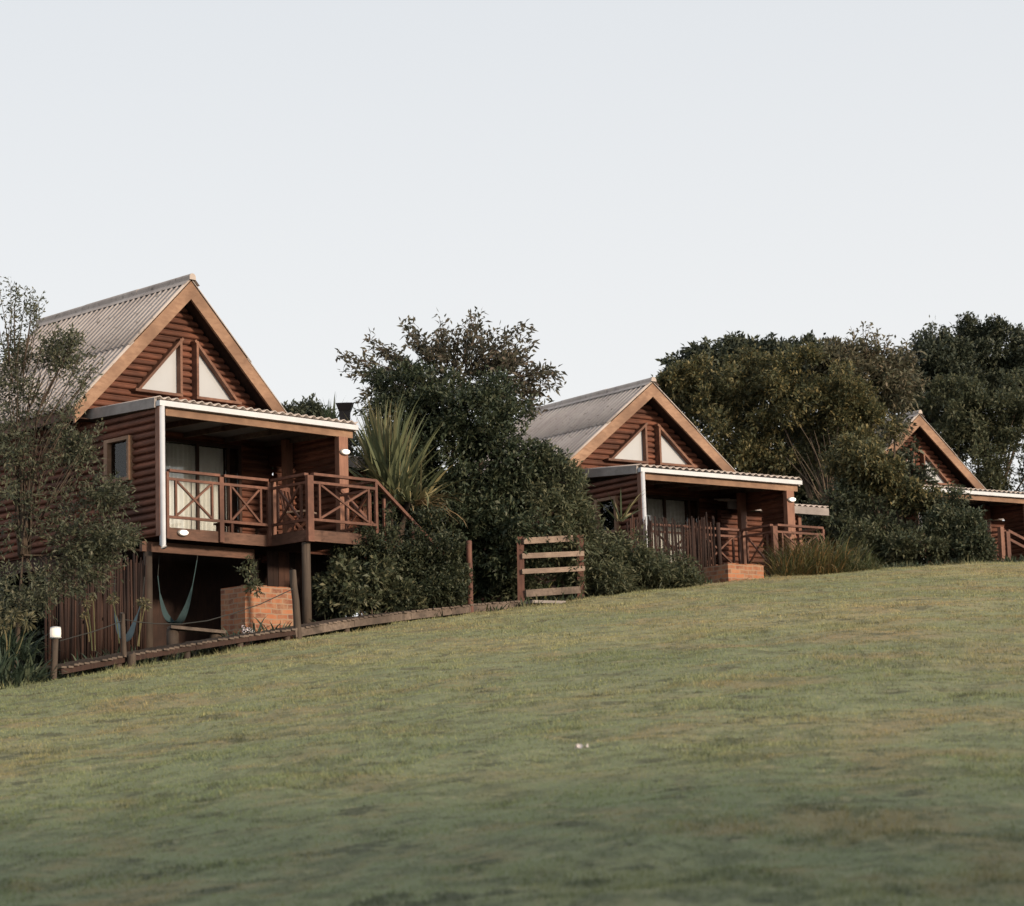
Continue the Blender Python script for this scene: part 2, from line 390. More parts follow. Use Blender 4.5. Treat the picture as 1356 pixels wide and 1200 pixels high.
def gbase(px,Y): 
    x=pix(px,800,Y)[0];return np.array([x,Y,gz(x,Y)])
def simple_tree(name,label,cat,bpx,Y,blobs,mleaf,mbark='bark',r0=.09,group=None,extra=None,**kw):
    b=gbase(bpx,Y);B=[pb(*q) for q in blobs];v=[crown(B,**kw)]
    tr=MB();branches(tr,b-np.array([0,0,.1]),[c for c,r in B],r0)
    if extra: extra(tr,v,b)
    return plant(name,label,cat,b,np.concatenate(v),tr,M[mleaf],M[mbark],group)
def blades(c,n,L,W,tilt=(.1,1.1),droop=.5,rad=.1,segs=5,az=None,lenvar=.35):
    """arching strap leaves from a crown; returns quads"""
    c=np.array(c,float);a=rng.uniform(0,2*math.pi,n) if az is None else rng.uniform(az[0],az[1],n)
    th=rng.uniform(tilt[0],tilt[1],n);l=L*rng.uniform(1-lenvar,1.1,n)
    h=np.stack([np.cos(a),np.sin(a),np.zeros(n)],1);s=np.stack([-np.sin(a),np.cos(a),np.zeros(n)],1)
    s=unit(s+.5*rng.normal(size=(n,3))*np.array([1,1,.2]))
    p=c+h*(rad*rng.random(n))[:,None]+s*(rad*.5*rng.normal(size=n))[:,None]
    out=[];w=W*rng.uniform(.7,1.15,n);dr=droop*rng.uniform(.3,1.4,n)
    for i in range(segs):
        t0,t1=i/segs,(i+1)/segs
        def ww(t): return (w*(.7+.6*t if t<.35 else .91*(1-((t-.35)/.65)**1.6)+.01))[:,None]
        ang=th+dr*t0*t0*1.6
        q=p+(h*np.sin(ang)[:,None]+np.array([0,0,1])*np.cos(ang)[:,None])*(l/segs)[:,None]
        out.append(np.stack([p-s*ww(t0)/2,p+s*ww(t0)/2,q+s*ww(t1)/2,q-s*ww(t1)/2],1))
        p=q
    return np.concatenate(out,1).reshape(-1,3)   # (n, segs*4, 3): each blade's quads in order
def weld(o,d=.0005):
    """join the quads of each blade so that a blade is one island"""
    import bmesh
    bm=bmesh.new();bm.from_mesh(o.data);bmesh.ops.remove_doubles(bm,verts=bm.verts,dist=d);bm.to_mesh(o.data);bm.free();return o
def strap_plant(name,label,cat,base,v,m,group=None,part='foliage',heads=None):
    base=np.array(base,float);o=empty(name,base);tag(o,label,cat,group)
    weld(fast_mesh(part,np.asarray(v)-base,4,M[m],o))
    if heads:
        mb,lv,mm=heads
        if mb.v: mb.v=[x-base for x in mb.v];mb.build('flower_stalk',M['reed'],o)
        for q in lv: fast_mesh('flower_head',q-base,4,M[mm],o)
    return o

# --- the airy tree and the dense tree between the first two cabins
b=gbase(610,46.2);tr=MB();out=[]
core=[pb(600,505,60,34,46.2),pb(668,500,44,34,46.2),pb(560,505,46,30,46.2)]
out.append(crown(core,clumps=12,sp=15,k=6,sl=.28,L=.15,W=.058,cr=.34,up=.6,inner=.2))
branches(tr,b,[pix(600,520,46.2),pix(650,500,46.3),pix(560,510,46.1),pix(685,500,46.2),pix(620,470,46.4)],.09)
for px,py in [(455,470),(470,492),(488,447),(507,462),(540,424),(552,440),(582,421),(580,445),(608,432),(634,414),(628,430),(655,436),(668,446),(691,431),(706,455),(695,470),(741,497),(722,488),(718,520),(715,540),(600,455),(645,460),(480,520),(520,478),(676,470),(566,462),(700,505)]:
    cx=600+(px-600)*.42;cy=505+(py-505)*.25
    for j in range(3):
        q=pix(px+rng.normal()*(0 if j==0 else 9),py+(0 if j==0 else abs(rng.normal())*11),46.2+rng.normal()*.5)
        shoot(tr,out,pix(cx,cy,46.2),q,n=56 if j==0 else 34,L=.15,W=.056,r=.016,start=.42,jit=.06)
plant('airy_tree','loose crowned tree with bare leafy shoots against the sky, between the first and second cabins','tree',b,np.concatenate(out),tr,M['l_airy'],M['bark'])
simple_tree('dense_tree','dark dense rounded tree below the loose crowned one, filling the gap between two cabins','tree',610,44.6,
   [(545,535,66,46,44.6),(540,655,44,52,45),(535,610,40,40,45.2),(556,700,40,52,45.4),(520,700,36,40,45.6),(610,540,70,58,44.4),(650,580,74,72,44.6),(682,628,50,54,44.4),(610,640,88,78,44.2),(560,610,60,60,44.6),(665,705,70,62,44),(600,720,80,66,44.0)],'l_dense',r0=.11,clumps=30,sp=36,k=6,sl=.2,L=.115,W=.048,cr=.26,flat=1.1)
# lighter shrub with reeds beside the second cabin
def reeds(tr,v,b):
    for px in (664,690,706,722,735,748,760,772,784): v.append(blades(gbase(px,44.8)+np.array([0,0,.7]),7,1.1,.035,(0,.12),.12,.12))
simple_tree('leafy_shrub','light green shrub pierced by pale reeds, left of the veranda of the second cabin','shrub',755,44.4,
   [(735,645,32,40,44.4),(752,684,22,30,44.6),(715,690,40,46,44.2),(755,722,38,38,44.4),(685,748,42,40,44.0)],'l_mid',r0=.05,clumps=20,sp=20,k=6,sl=.22,L=.13,W=.035,cr=.3,extra=reeds)
for q in [(830,742,44,36,45.2,gbase(835,45.2),'low leafy bush in front of the stick screen of the second cabin'),(880,762,36,20,45.5,gbase(885,45.5),'lowest bush beside the brick block of the second cabin'),
          (785,752,40,40,44.6,gbase(790,44.6),'bush just right of the four rail timber fence'),(655,752,38,42,44.4,gbase(655,44.4),'dark bush between the lone red post and the four rail fence')]:
    px,py,rx,ry,Y,b,lab=q
    simple_tree('bush',lab,'bush',px,Y,[(px,py,rx,ry,Y),(px-rx*.55,py+ry*.35,rx*.6,ry*.6,Y-.2),(px+rx*.55,py+ry*.4,rx*.6,ry*.55,Y-.2)],'l_mid' if px>700 else 'l_dense',r0=.025,clumps=20,sp=22,k=6,sl=.18,L=.12,W=.03,cr=.32,group='low bushes along the garden edge')
# big clipped shrub
simple_tree('clipped_shrub','large rounded dark shrub growing against the deck of the nearest cabin','shrub',535,41.1,
   [(545,722,64,42,41.2,.5),(497,738,54,42,41.,.5),(568,764,44,42,41.2,.5),(470,778,46,34,40.8,.5),(525,785,64,30,40.9,.5),(590,776,28,38,41.3,.5),(445,790,28,26,40.5,.5)],'l_shrub',r0=.06,clumps=34,sp=34,k=6,sl=.15,L=.08,W=.036,cr=.25,flat=1.1)
simple_tree('bush','low broad leaved bush with pale leaf tips at the foot of the large rounded shrub','bush',490,40.4,
   [(490,772,30,26,40.55,.4),(465,792,30,18,40.3,.4),(525,795,34,16,40.7,.4),(450,768,20,22,40.4,.4)],'l_mid',r0=.02,clumps=16,sp=16,k=6,sl=.16,L=.12,W=.05,cr=.36,group='low bushes along the garden edge')
# sword leaved plant right of the near deck
v=[blades(pix(520,655,43.2),130,1.6,.075,(.05,.85),.25,.22,6),blades(pix(508,640,43.3),60,1.75,.07,(.0,.45),.25,.2,6),blades(pix(546,665,43.1),70,1.25,.065,(.5,1.6),.9,.25,6)]
dry=blades(pix(548,668,43.05),34,.8,.05,(1.0,2.2),.7,.25,5,az=(-1.6,.6));tr=MB();b=gbase(512,43.2);tr.tube([b-np.array([0,0,.1]),pix(514,700,43.2),pix(512,650,43.2)],[.12,.1,.09],8)
tr.tube([b,pix(530,705,43.2),pix(540,665,43.1)],[.1,.08,.07],8)
o=strap_plant('sword_leaf_plant','tall sword leaved plant with yellow tipped blades beside the near veranda','plant',b,np.concatenate(v),'yucca')
weld(fast_mesh('dry_leaves',dry-b,4,M['dryleaf'],o))
tr.v=[x-b for x in tr.v];tr.build('trunk',M['bark'],o,smooth=True)
v=[blades(pix(822,690,45.4),14,.85,.05,(.3,1.3),.3,.1,6)]
strap_plant('flax_plant','flax with a few broad pointed blades left of the second cabin screen','plant',gbase(822,45.4),np.concatenate(v),'reed')
# grass bank right of the second cabin
def grass_clump(name,label,cat,spots,m,L,W,n,group=None):
    v=np.concatenate([blades(gbase(px,Y)+np.array([0,0,h]),n,l*L,W,(0.1,1.3),1.3,.25,5) for px,Y,h,l in spots])
    return strap_plant(name,label,cat,gbase(spots[0][0],spots[0][1]),v,m,group)
grass_clump('ornamental_grass','rust tinged ornamental grass clump at the corner post of the second cabin deck','plant',[(1040,47.6,.0,.8),(1062,47.8,.05,1.),(1082,48.0,.05,1.),(1100,48.2,.0,1.),(1050,48.3,.2,.9),(1075,48.6,.2,1.)],'dry_grass',.95,.022,150,'grass clumps by the second cabin')
grass_clump('ornamental_grass','greener ornamental grass clump farthest right of the second cabin deck','plant',[(1118,48.4,.0,1.),(1136,48.6,.0,.85),(1108,48.9,.2,1.),(1145,48.7,0,.5)],'reed',.95,.022,150,'grass clumps by the second cabin')
B=[]  # unseen trees behind the camera, added to cast shade over the near lawn
for i in range(9):
    x=12+i*5.2;B.append(((x+rng.normal(),-6+rng.normal(),gz(x,0)+4.4+rng.normal()*.8),(3.6,3.2,5.8+rng.normal()*.6)))
o=fast_mesh('added_shade_trees',crown(B,clumps=30,sp=14,k=5,sl=.9,L=.75,W=.42,cr=.4,inner=.6),4,M['l_back']);o['kind']='stuff';o['label']='unseen row of dark trees behind the camera, added to shade the near lawn'
# --- trees on the right
def multi_stem(tr,v,b):
    c=pix(1095,665,56.)
    branches(tr,b,[c],.1,wob=.02)
    for q in [(1042,575),(1050,590),(1060,565),(1068,600),(1078,570),(1085,590),(1094,560),(1100,585),(1110,565),(1118,595),(1128,575),(1132,600),(1145,590),(1150,565),(1060,610),(1040,605),(1110,600),(1122,560),(1072,580),(1090,575)]:
        branches(tr,c+np.array([rng.normal()*.05,0,-.1*rng.random()]),[pix(q[0],q[1],56.+rng.normal()*.4)],.024,wob=.16)
simple_tree('broad_tree','broad bushy tree with yellowish tips and bare lower stems, behind the second cabin roof edge','tree',1095,57.,
   [(905,520,34,30,58),(945,510,48,40,58),(1000,500,52,40,57.5),(1060,520,66,50,57),(1120,535,56,46,56.8),(960,570,66,56,57.4),(1040,580,66,42,57.2),(1130,575,46,36,56.8),(985,630,60,40,57.6),(1138,556,24,34,56.8),(1136,594,28,22,56)],
   'l_broad','pale_bark',r0=.07,clumps=20,sp=48,k=6,sl=.2,L=.12,W=.05,cr=.27,flat=1.3,inner=.25,spread=.7,extra=multi_stem)
simple_tree('undergrowth_shrub','dark shrub under the bare stems of the broad tree','shrub',1110,55,
   [(1090,715,34,28,55.5),(1130,690,44,48,54.4),(1148,665,30,26,56),(1075,695,26,22,57)],'l_front','bark',r0=.04,clumps=24,sp=24,k=6,sl=.22,L=.13,W=.05,cr=.3)
def stems(tr,v,b):
    for q in [(1190,640),(1205,630),(1175,650),(1215,640),(1160,640)]:
        branches(tr,pix(1192,700,54.2),[pix(*q,54.2)],.03,wob=.12)
simple_tree('screening_shrub','tall shrub of forked pale stems in front of the farthest cabin, hiding half its gable','shrub',1188,54.0,
   [(1122,604,34,22,54.6),(1150,616,28,18,54.2),(1174,630,22,15,54.1),(1197,654,16,13,54),(1228,672,20,16,54),(1140,640,18,20,54.3)],'l_broad','pale_bark',r0=.045,clumps=16,sp=30,k=6,sl=.22,L=.13,W=.052,cr=.3,inner=.2,flat=1.1,extra=stems)
for q in ((1262,690,30,36,53.4,'upright dark bush before the veranda of the farthest cabin'),(1215,722,44,24,53.2,'low bush under the forked stems before the farthest cabin'),(1150,722,34,24,53.6,'low bush between the grass clump and the forked stems'),(1292,724,18,22,53,'smallest bush touching the stair post of the farthest cabin')):
    px,py,rx,ry,Y,lab=q
    simple_tree('bush',lab,'bush',px,Y,[(px,py,rx,ry,Y),(px-rx*.5,py+ry*.4,rx*.6,ry*.55,Y-.2),(px+rx*.5,py+ry*.35,rx*.55,ry*.55,Y-.2)],'l_mid' if rx in (34,44) else 'l_front',r0=.03,clumps=18,sp=26,k=6,sl=.2,L=.12,W=.045,cr=.33,flat=1.,group='low bushes along the garden edge')
def tops(lst,Y,n=46,L=.15,W=.055):
    def fn(tr,v,b):
        for (x0,y0,x1,y1) in lst:
            for j in range(3): shoot(tr,v,pix(x0,y0,Y),pix(x1+rng.normal()*6*(j>0),y1+abs(rng.normal())*8*(j>0),Y+rng.normal()*.4),n=n,L=L,W=W,r=.02,start=.3,jit=.07)
    return fn
simple_tree('feathery_tree','thin feathery topped tree rising behind the yellowish broad tree','tree',1150,58.,
   [(1115,490,36,26,58),(1150,500,42,40,58),(1180,500,30,40,58),(1140,545,50,40,58),(1100,480,18,14,58)],'l_feather','bark',r0=.06,clumps=24,sp=22,k=6,sl=.28,L=.16,W=.05,cr=.3,
   extra=tops([(1140,490,1126,432),(1145,490,1142,428),(1150,490,1160,440),(1155,495,1178,442),(1160,500,1192,462),(1130,490,1112,458)],58,n=26))
simple_tree('back_tree','dark leafy tree of spiky top behind the farthest gable, nearest its ridge','tree',1235,72.,
   [(1196,505,28,38,72),(1235,480,40,42,72),(1215,530,50,50,72),(1260,520,44,50,72),(1245,580,60,60,72)],'l_back','bark',r0=.09,clumps=22,sp=44,k=6,sl=.26,L=.16,W=.07,cr=.27,flat=1.2,group='dark trees on the skyline',
   extra=tops([(1192,500,1190,470),(1200,500,1202,462),(1215,480,1212,442),(1230,470,1234,426),(1245,470,1256,440),(1225,480,1222,438),(1240,470,1246,434)],72,60,.18,.075))
simple_tree('back_tree','dark leafy tree standing tallest at the right edge of the picture','tree',1310,73.,
   [(1285,470,44,40,73),(1330,475,44,44,73),(1300,530,60,56,73),(1350,520,50,60,73),(1385,500,50,60,73),(1420,540,50,60,73)],'l_back','bark',r0=.1,clumps=22,sp=44,k=6,sl=.26,L=.16,W=.07,cr=.27,flat=1.2,group='dark trees on the skyline',
   extra=tops([(1275,470,1270,430),(1290,460,1291,428),(1310,460,1306,431),(1325,470,1323,424),(1340,470,1347,430),(1360,470,1356,440),(1280,470,1281,424)],73,60,.18,.075))
simple_tree('mid_tree','paler rounded tree overhanging the farthest veranda roof','tree',1310,70.,
   [(1265,540,46,40,70),(1300,560,50,52,70),(1345,545,44,56,70),(1290,610,56,50,70),(1340,620,50,50,70),(1390,590,50,70,70)],'l_mid','pale_bark',r0=.08,clumps=20,sp=46,k=6,sl=.24,L=.14,W=.058,cr=.27,flat=1.3,inner=.25,spread=.7)
simple_tree('back_tree','dark leafy tree of blunt crown just right of the second gable','tree',960,60.,
   [(905,510,30,28,60),(950,490,36,30,60),(990,478,30,22,60),(1035,490,40,26,60),(1080,500,40,40,60),(960,540,60,50,60),(1040,560,70,60,60)],'l_back','bark',r0=.09,clumps=32,sp=26,k=6,sl=.28,L=.18,W=.075,cr=.28,group='dark trees on the skyline',
   extra=tops([(905,510,885,493),(930,480,932,462),(985,475,986,456),(995,475,992,458),(1050,490,1050,462),(1060,490,1064,462)],60,30,.16,.06))
simple_tree('distant_tree','small dark treetop showing over the veranda roof of the nearest cabin','tree',405,56.,
   [(400,555,22,20,56),(425,560,18,14,56),(380,560,14,16,56),(405,600,40,30,56)],'l_back','bark',r0=.05,clumps=18,sp=20,k=6,sl=.22,L=.14,W=.05,cr=.34)
simple_tree('backing_shrub','dark shrub behind the right end of the nearest cabin, below its roof line','shrub',440,49,
   [(385,640,40,50,49),(440,640,50,56,49),(500,650,60,60,49.5),(420,720,70,60,48.5),(500,730,70,60,48.5)],'l_back','bark',r0=.05,clumps=34,sp=26,k=6,sl=.24,L=.15,W=.065,cr=.3,inner=.5,group='dark shrubs behind the cabins')
simple_tree('backing_shrub','dark shrub mass down the slope behind the stick screen of the nearest cabin','shrub',60,45,
   [(-60,720,70,80,45),(10,760,80,70,44),(70,800,70,70,44),(150,800,70,70,45),(-40,830,80,70,43),(40,850,80,50,43),(120,860,70,50,43.5),(-110,780,60,90,44)],'l_back','bark',r0=.05,clumps=36,sp=26,k=6,sl=.26,L=.15,W=.07,cr=.3,inner=.5,group='dark shrubs behind the cabins')
simple_tree('backing_shrub','dark shrub mass on the crest behind the bare stems, between the second and third cabins','shrub',1120,62,
   [(1040,640,50,50,62),(1100,630,60,60,62),(1170,620,50,60,64),(1110,700,70,50,62),(1190,700,50,50,62)],'l_back','bark',r0=.05,clumps=36,sp=26,k=6,sl=.28,L=.18,W=.08,cr=.3,inner=.5,group='dark shrubs behind the cabins')
v=blades(pix(436,570,47),16,.75,.045,(0,.6),.2,.1,5)
strap_plant('flax_plant','flax with narrow dark blades above the right end of the near veranda roof','plant',gbase(436,47),v,'strap')
# --- left foreground tree
b=gbase(25,34.2);tr=MB();out=[]
fork=pix(30,735,34.2);branches(tr,b,[fork],.06,wob=.03)
out.append(crown([pb(-10,480,46,30,34.4),pb(0,530,50,30,34.4),pb(85,470,22,16,34.5),pb(15,605,50,40,34.2),pb(92,598,24,16,34.4),pb(10,690,56,46,34.0),pb(105,705,40,32,34.2),pb(140,655,20,18,34.2),pb(60,775,54,36,34),pb(10,790,46,40,33.8),pb(-40,620,60,90,34.4),pb(150,720,20,16,34.2),pb(120,745,24,18,34.2)],clumps=13,sp=12,k=8,sl=.24,L=.085,W=.027,cr=.30,up=.25,inner=.35,flat=.2))
tips=[(-5,372),(18,408),(22,376),(48,402),(40,388),(60,445),(95,455),(108,462),(100,440),(75,430),(30,470),(108,505),(95,530),(75,520),(120,575),(135,560),(165,650),(172,700),(120,640),(150,745),(140,690),(110,600),(90,560),(50,540),(20,560),(160,730),(130,770),(105,775),(60,800),(128,470)]
for px,py in tips:
    for j in range(3):
        q=pix(px+rng.normal()*8*(j>0),py+abs(rng.normal())*9*(j>0),34.3+rng.normal()*.35)
        s0=pix(20+(px-20)*.35,min(735,py+110),34.3)
        shoot(tr,out,s0,q,n=44,L=.085,W=.027,r=.011,start=.62,jit=.055,flat=.2)
branches(tr,fork,[pix(20+(px-20)*.35,min(735,py+110),34.3) for px,py in tips],.02,wob=.08)
plant('foreground_tree','fine leaved olive green tree at the left picture edge, overhanging the near cabin roof','tree',b,np.concatenate(out),tr,M['l_left'],M['bark'])
# strap leaved clumps with seed heads at the bottom left
def agap(label,spots,stalks,n=42,L=.62,m='strap_blue'):
    v=np.concatenate([blades(gbase(px,Y)+np.array([0,0,h]),n,L*l,.04,(.2,1.2),.9,.14,5) for px,Y,h,l in spots])
    mb=MB();lv=[]
    for x0,y0,x1,y1,Y,rad in stalks:
        mb.tube(bezier(pix(x0,y0,Y),pix(x1,y1,Y),rng.normal(size=3)*.03,5),.009,5)
        c=pix(x1,y1,Y);d=unit(rng.normal(size=(90,3)));lv.append(leaves_at(c+d*rad*.5,d,rad*.8,.022,.1))
    return strap_plant('strap_leaf_clump',label,'plant',gbase(spots[0][0],spots[0][1]),v,m,'strap leaved clumps with seed heads',heads=(mb,lv,'seed') if stalks else None)
agap('strap leaved clump with yellowish seed heads at the left picture edge beside the bollard lamp',[(-5,32.6,.1,1.1),(18,32.8,0,1.),(40,33.1,0,.9),(8,33.3,.4,1.1),(55,33.3,0,.6),(28,33.4,.35,1.)],[(12,875,18,815,32.9,.12),(20,870,36,822,33,.13),(8,870,5,830,32.9,.1),(0,880,-10,812,33,.13)],60)
agap('sparse strap leaved clump with seed heads behind the bollard lamp, before the stick screen',[(105,35.2,0,.6),(128,35.5,0,.6)],[(122,862,115,800,35.4,.07),(126,862,123,790,35.5,.06),(118,850,112,815,35.4,.06)],26)
agap('strap leaved clump with two seed heads below the near cabin, next to the leaning post',[(150,36.2,0,.6),(180,36.5,0,.6)],[(158,852,149,793,36.4,.09),(182,856,193,800,36.6,.09),(184,856,187,797,36.7,.07)],26)
agap('dark strap leaved clump with white blooms before the near brick block',[(312,38.0,.05,.8),(335,38.0,.05,1.),(352,38.1,.05,.9),(368,38.3,.05,.8)],[],34,.5)
o=fast_mesh('blossom',crown([(gbase(320,37.75)+np.array([0,0,.28]),(.1,.08,.05)),(gbase(332,37.75)+np.array([0,0,.24]),(.06,.06,.05))],clumps=5,sp=4,k=2,sl=.03,L=.03,W=.025),4,M['flower'])
o['kind']='stuff';o['label']='small white blossoms low in front of the near brick block'
agap('strap leaved clump at the foot of the large rounded shrub',[(430,40.0,0,.7),(455,40.3,0,.8),(480,40.6,0,.7),(500,41.0,0,.7)],[],36,.5)
agap('strap leaved clump just left of the lone red post',[(560,42.1,0,.9),(590,42.5,0,.9),(605,42.7,0,.9)],[],40,.6,'strap')
agap('strap leaved clump behind the rails of the four rail fence',[(712,44.2,0,1),(735,44.4,0,1),(755,44.5,0,.9)],[],40,.7,'strap')
agap('strap leaved clump between the four rail fence and the second cabin screen',[(800,45.1,0,.9),(825,45.4,0,.8),(850,45.6,0,.7)],[],40,.6,'strap')
# the plant leaning over the near brick block
b=gbase(330,39.2);tr=MB();tr.tube([b,pix(331,790,39.1),pix(328,765,39.1)],[.02,.015,.012],6);tr.tube([pix(331,775,39.1),pix(338,772,38.2)],.01,5)
vv=crown([pb(327,757,10,11,39.1),pb(338,776,5,6,38.2)],clumps=9,sp=4,k=4,sl=.08,L=.09,W=.035,cr=.4)
plant('small_plant','small leafy plant standing up behind the near brick block','plant',b,vv,tr,M['l_mid'],M['bark'])
# low ground cover of the beds
def cover():
    out=[]
    for i in range(700):
        t=rng.uniform(-.225,.23);Y=edge_y(t)+rng.uniform(.15,3.4) ;X=t*Y
        if -.12<t<-.075 and Y>36.6 and Y<39: continue
        c=np.array([X,Y,gz(X,Y)-.02]);s=rng.uniform(.5,1.1)
        out.append(blades(c,12,.26*s,.035,(.2,1.4),.8,.16,3))
    return np.concatenate(out)
o=weld(fast_mesh('ground_cover',cover(),4,M['cover']));o['kind']='stuff';o['label']='low leafy ground cover along the garden edge'

# ------------------------------------------------------------------ cabins
PITCHL=.122
def log_wall(mb,org,d,n,zs,ze,fl,fr,th=.07,bulge=.056):
    """stacked half round logs on the n side; d = along the wall, fl/fr give the ends at a height"""
    org=np.array(org,float);d=np.array(d,float);n=np.array(n,float)
    k=5;rows=[];m=max(1,int(round((ze-zs)/PITCHL)));h=(ze-zs)/m
    for i in range(m):
        for t,o in ((0,-.1),(.17,-.1),(.22,.5),(.36,.9),(.54,1.),(.74,.92),(.92,.55)): rows.append((zs+(i+t)*h,bulge*o))
    rows.append((ze,0))
    V=[]
    for z,o in rows:
        l,r=fl(z),fr(z)
        for e in (l,r): V.append(org+d*e+n*o+np.array([0,0,z]))
        for e in (l,r): V.append(org+d*e-n*th+np.array([0,0,z]))
    F=[];q=len(rows)
    for i in range(q-1):
        a=i*4;b=a+4
        F+=[(a,a+1,b+1,b),(a+3,a+2,b+2,b+3),(a+2,a,b,b+2),(a+1,a+3,b+3,b+1)]
    F+=[(0,2,3,1),((q-1)*4,(q-1)*4+1,(q-1)*4+3,(q-1)*4+2)]
    mb.add(V,F)
def corrugated(mb,p0,du,dv,nrm,L,S,wave,amp,th=.012,ns=2):
    """sheet: waves along du (length L), running down dv (length S)"""
    p0=np.array(p0,float);du=np.array(du,float);dv=np.array(dv,float);nrm=np.array(nrm,float)
    n=int(L/wave*7);V=[];F=[]
    for s in (0,1):
        for i in range(n+1):
            x=L*i/n;o=amp*math.sin(2*math.pi*x/wave)-s*th
            for j in range(ns+1): V.append(p0+du*x+dv*S*j/ns+nrm*o)
    w=ns+1;T=(n+1)*w
    for i in range(n):
        for j in range(ns):
            a=i*w+j;F.append((a,a+1,a+w+1,a+w));F.append((T+a,T+a+w,T+a+w+1,T+a+1))
        a=i*w;F.append((a,a+w,T+a+w,T+a));a=i*w+ns;F.append((a,T+a,T+a+w,a+w))
    for j in range(ns):
        F.append((j,T+j,T+j+1,j+1));a=n*w+j;F.append((a,a+1,T+a+1,T+a))
    mb.add(V,F)
def panel(par,p0,p1,z0=0.,z1=0.,top=True,lab=None):
    """railing panel between two points of the deck, with an X of two braces"""
    p0=np.array([*p0,z0]);p1=np.array([*p1,z1]);d=p1-p0;L=np.linalg.norm(d);d/=L;up=np.array([0,0,1.])
    mb=MB()
    mb.bar(p0+up*.94,p1+up*.94,.09,.045);mb.bar(p0+up*.80,p1+up*.80,.045,.045);mb.bar(p0+up*.16,p1+up*.16,.045,.045)
    i0,i1=p0+d*.15,p1-d*.15
    for q in (i0,i1): mb.bar(q+up*.185,q+up*.777,.04,.04)
    o=mb.build('railing_panel',M['rail'],par)
    a=MB();a.bar(i0+d*.03+up*.20,i1-d*.03+up*.76,.035,.035);a.build('cross_brace',M['rail'],o)
    nrm=np.cross(d,up)*.012
    a=MB();a.bar(i0+d*.03+up*.76+nrm,i1-d*.03+up*.20+nrm,.034,.034);a.build('cross_brace',M['rail'],o)
    return o
def part_bar(par,name,m,*bars):
    mb=MB()
    for q in bars: mb.bar(*q)
    return mb.build(name,M[m],par)
def bulkhead(par,c,ax):
    """oval wall lamp whose face looks along -v"""
    mb=MB();mb.lathe((0,0,0),[(.105,0),(.105,-.03),(.085,-.045)],18,1)
    mb.v=[x*np.array([1.05,1,.55])+np.array(c) for x in mb.v];o=mb.build('wall_light',M['lampmetal'],par)
    g=MB();g.lathe((0,0,0),[(.08,-.046),(.074,-.075),(.045,-.098),(.012,-.105)],18,1)
    g.v=[x*np.array([1.05,1,.55])+np.array(c) for x in g.v];g.build('glass_dome',M['lampglass'],o,smooth=True)
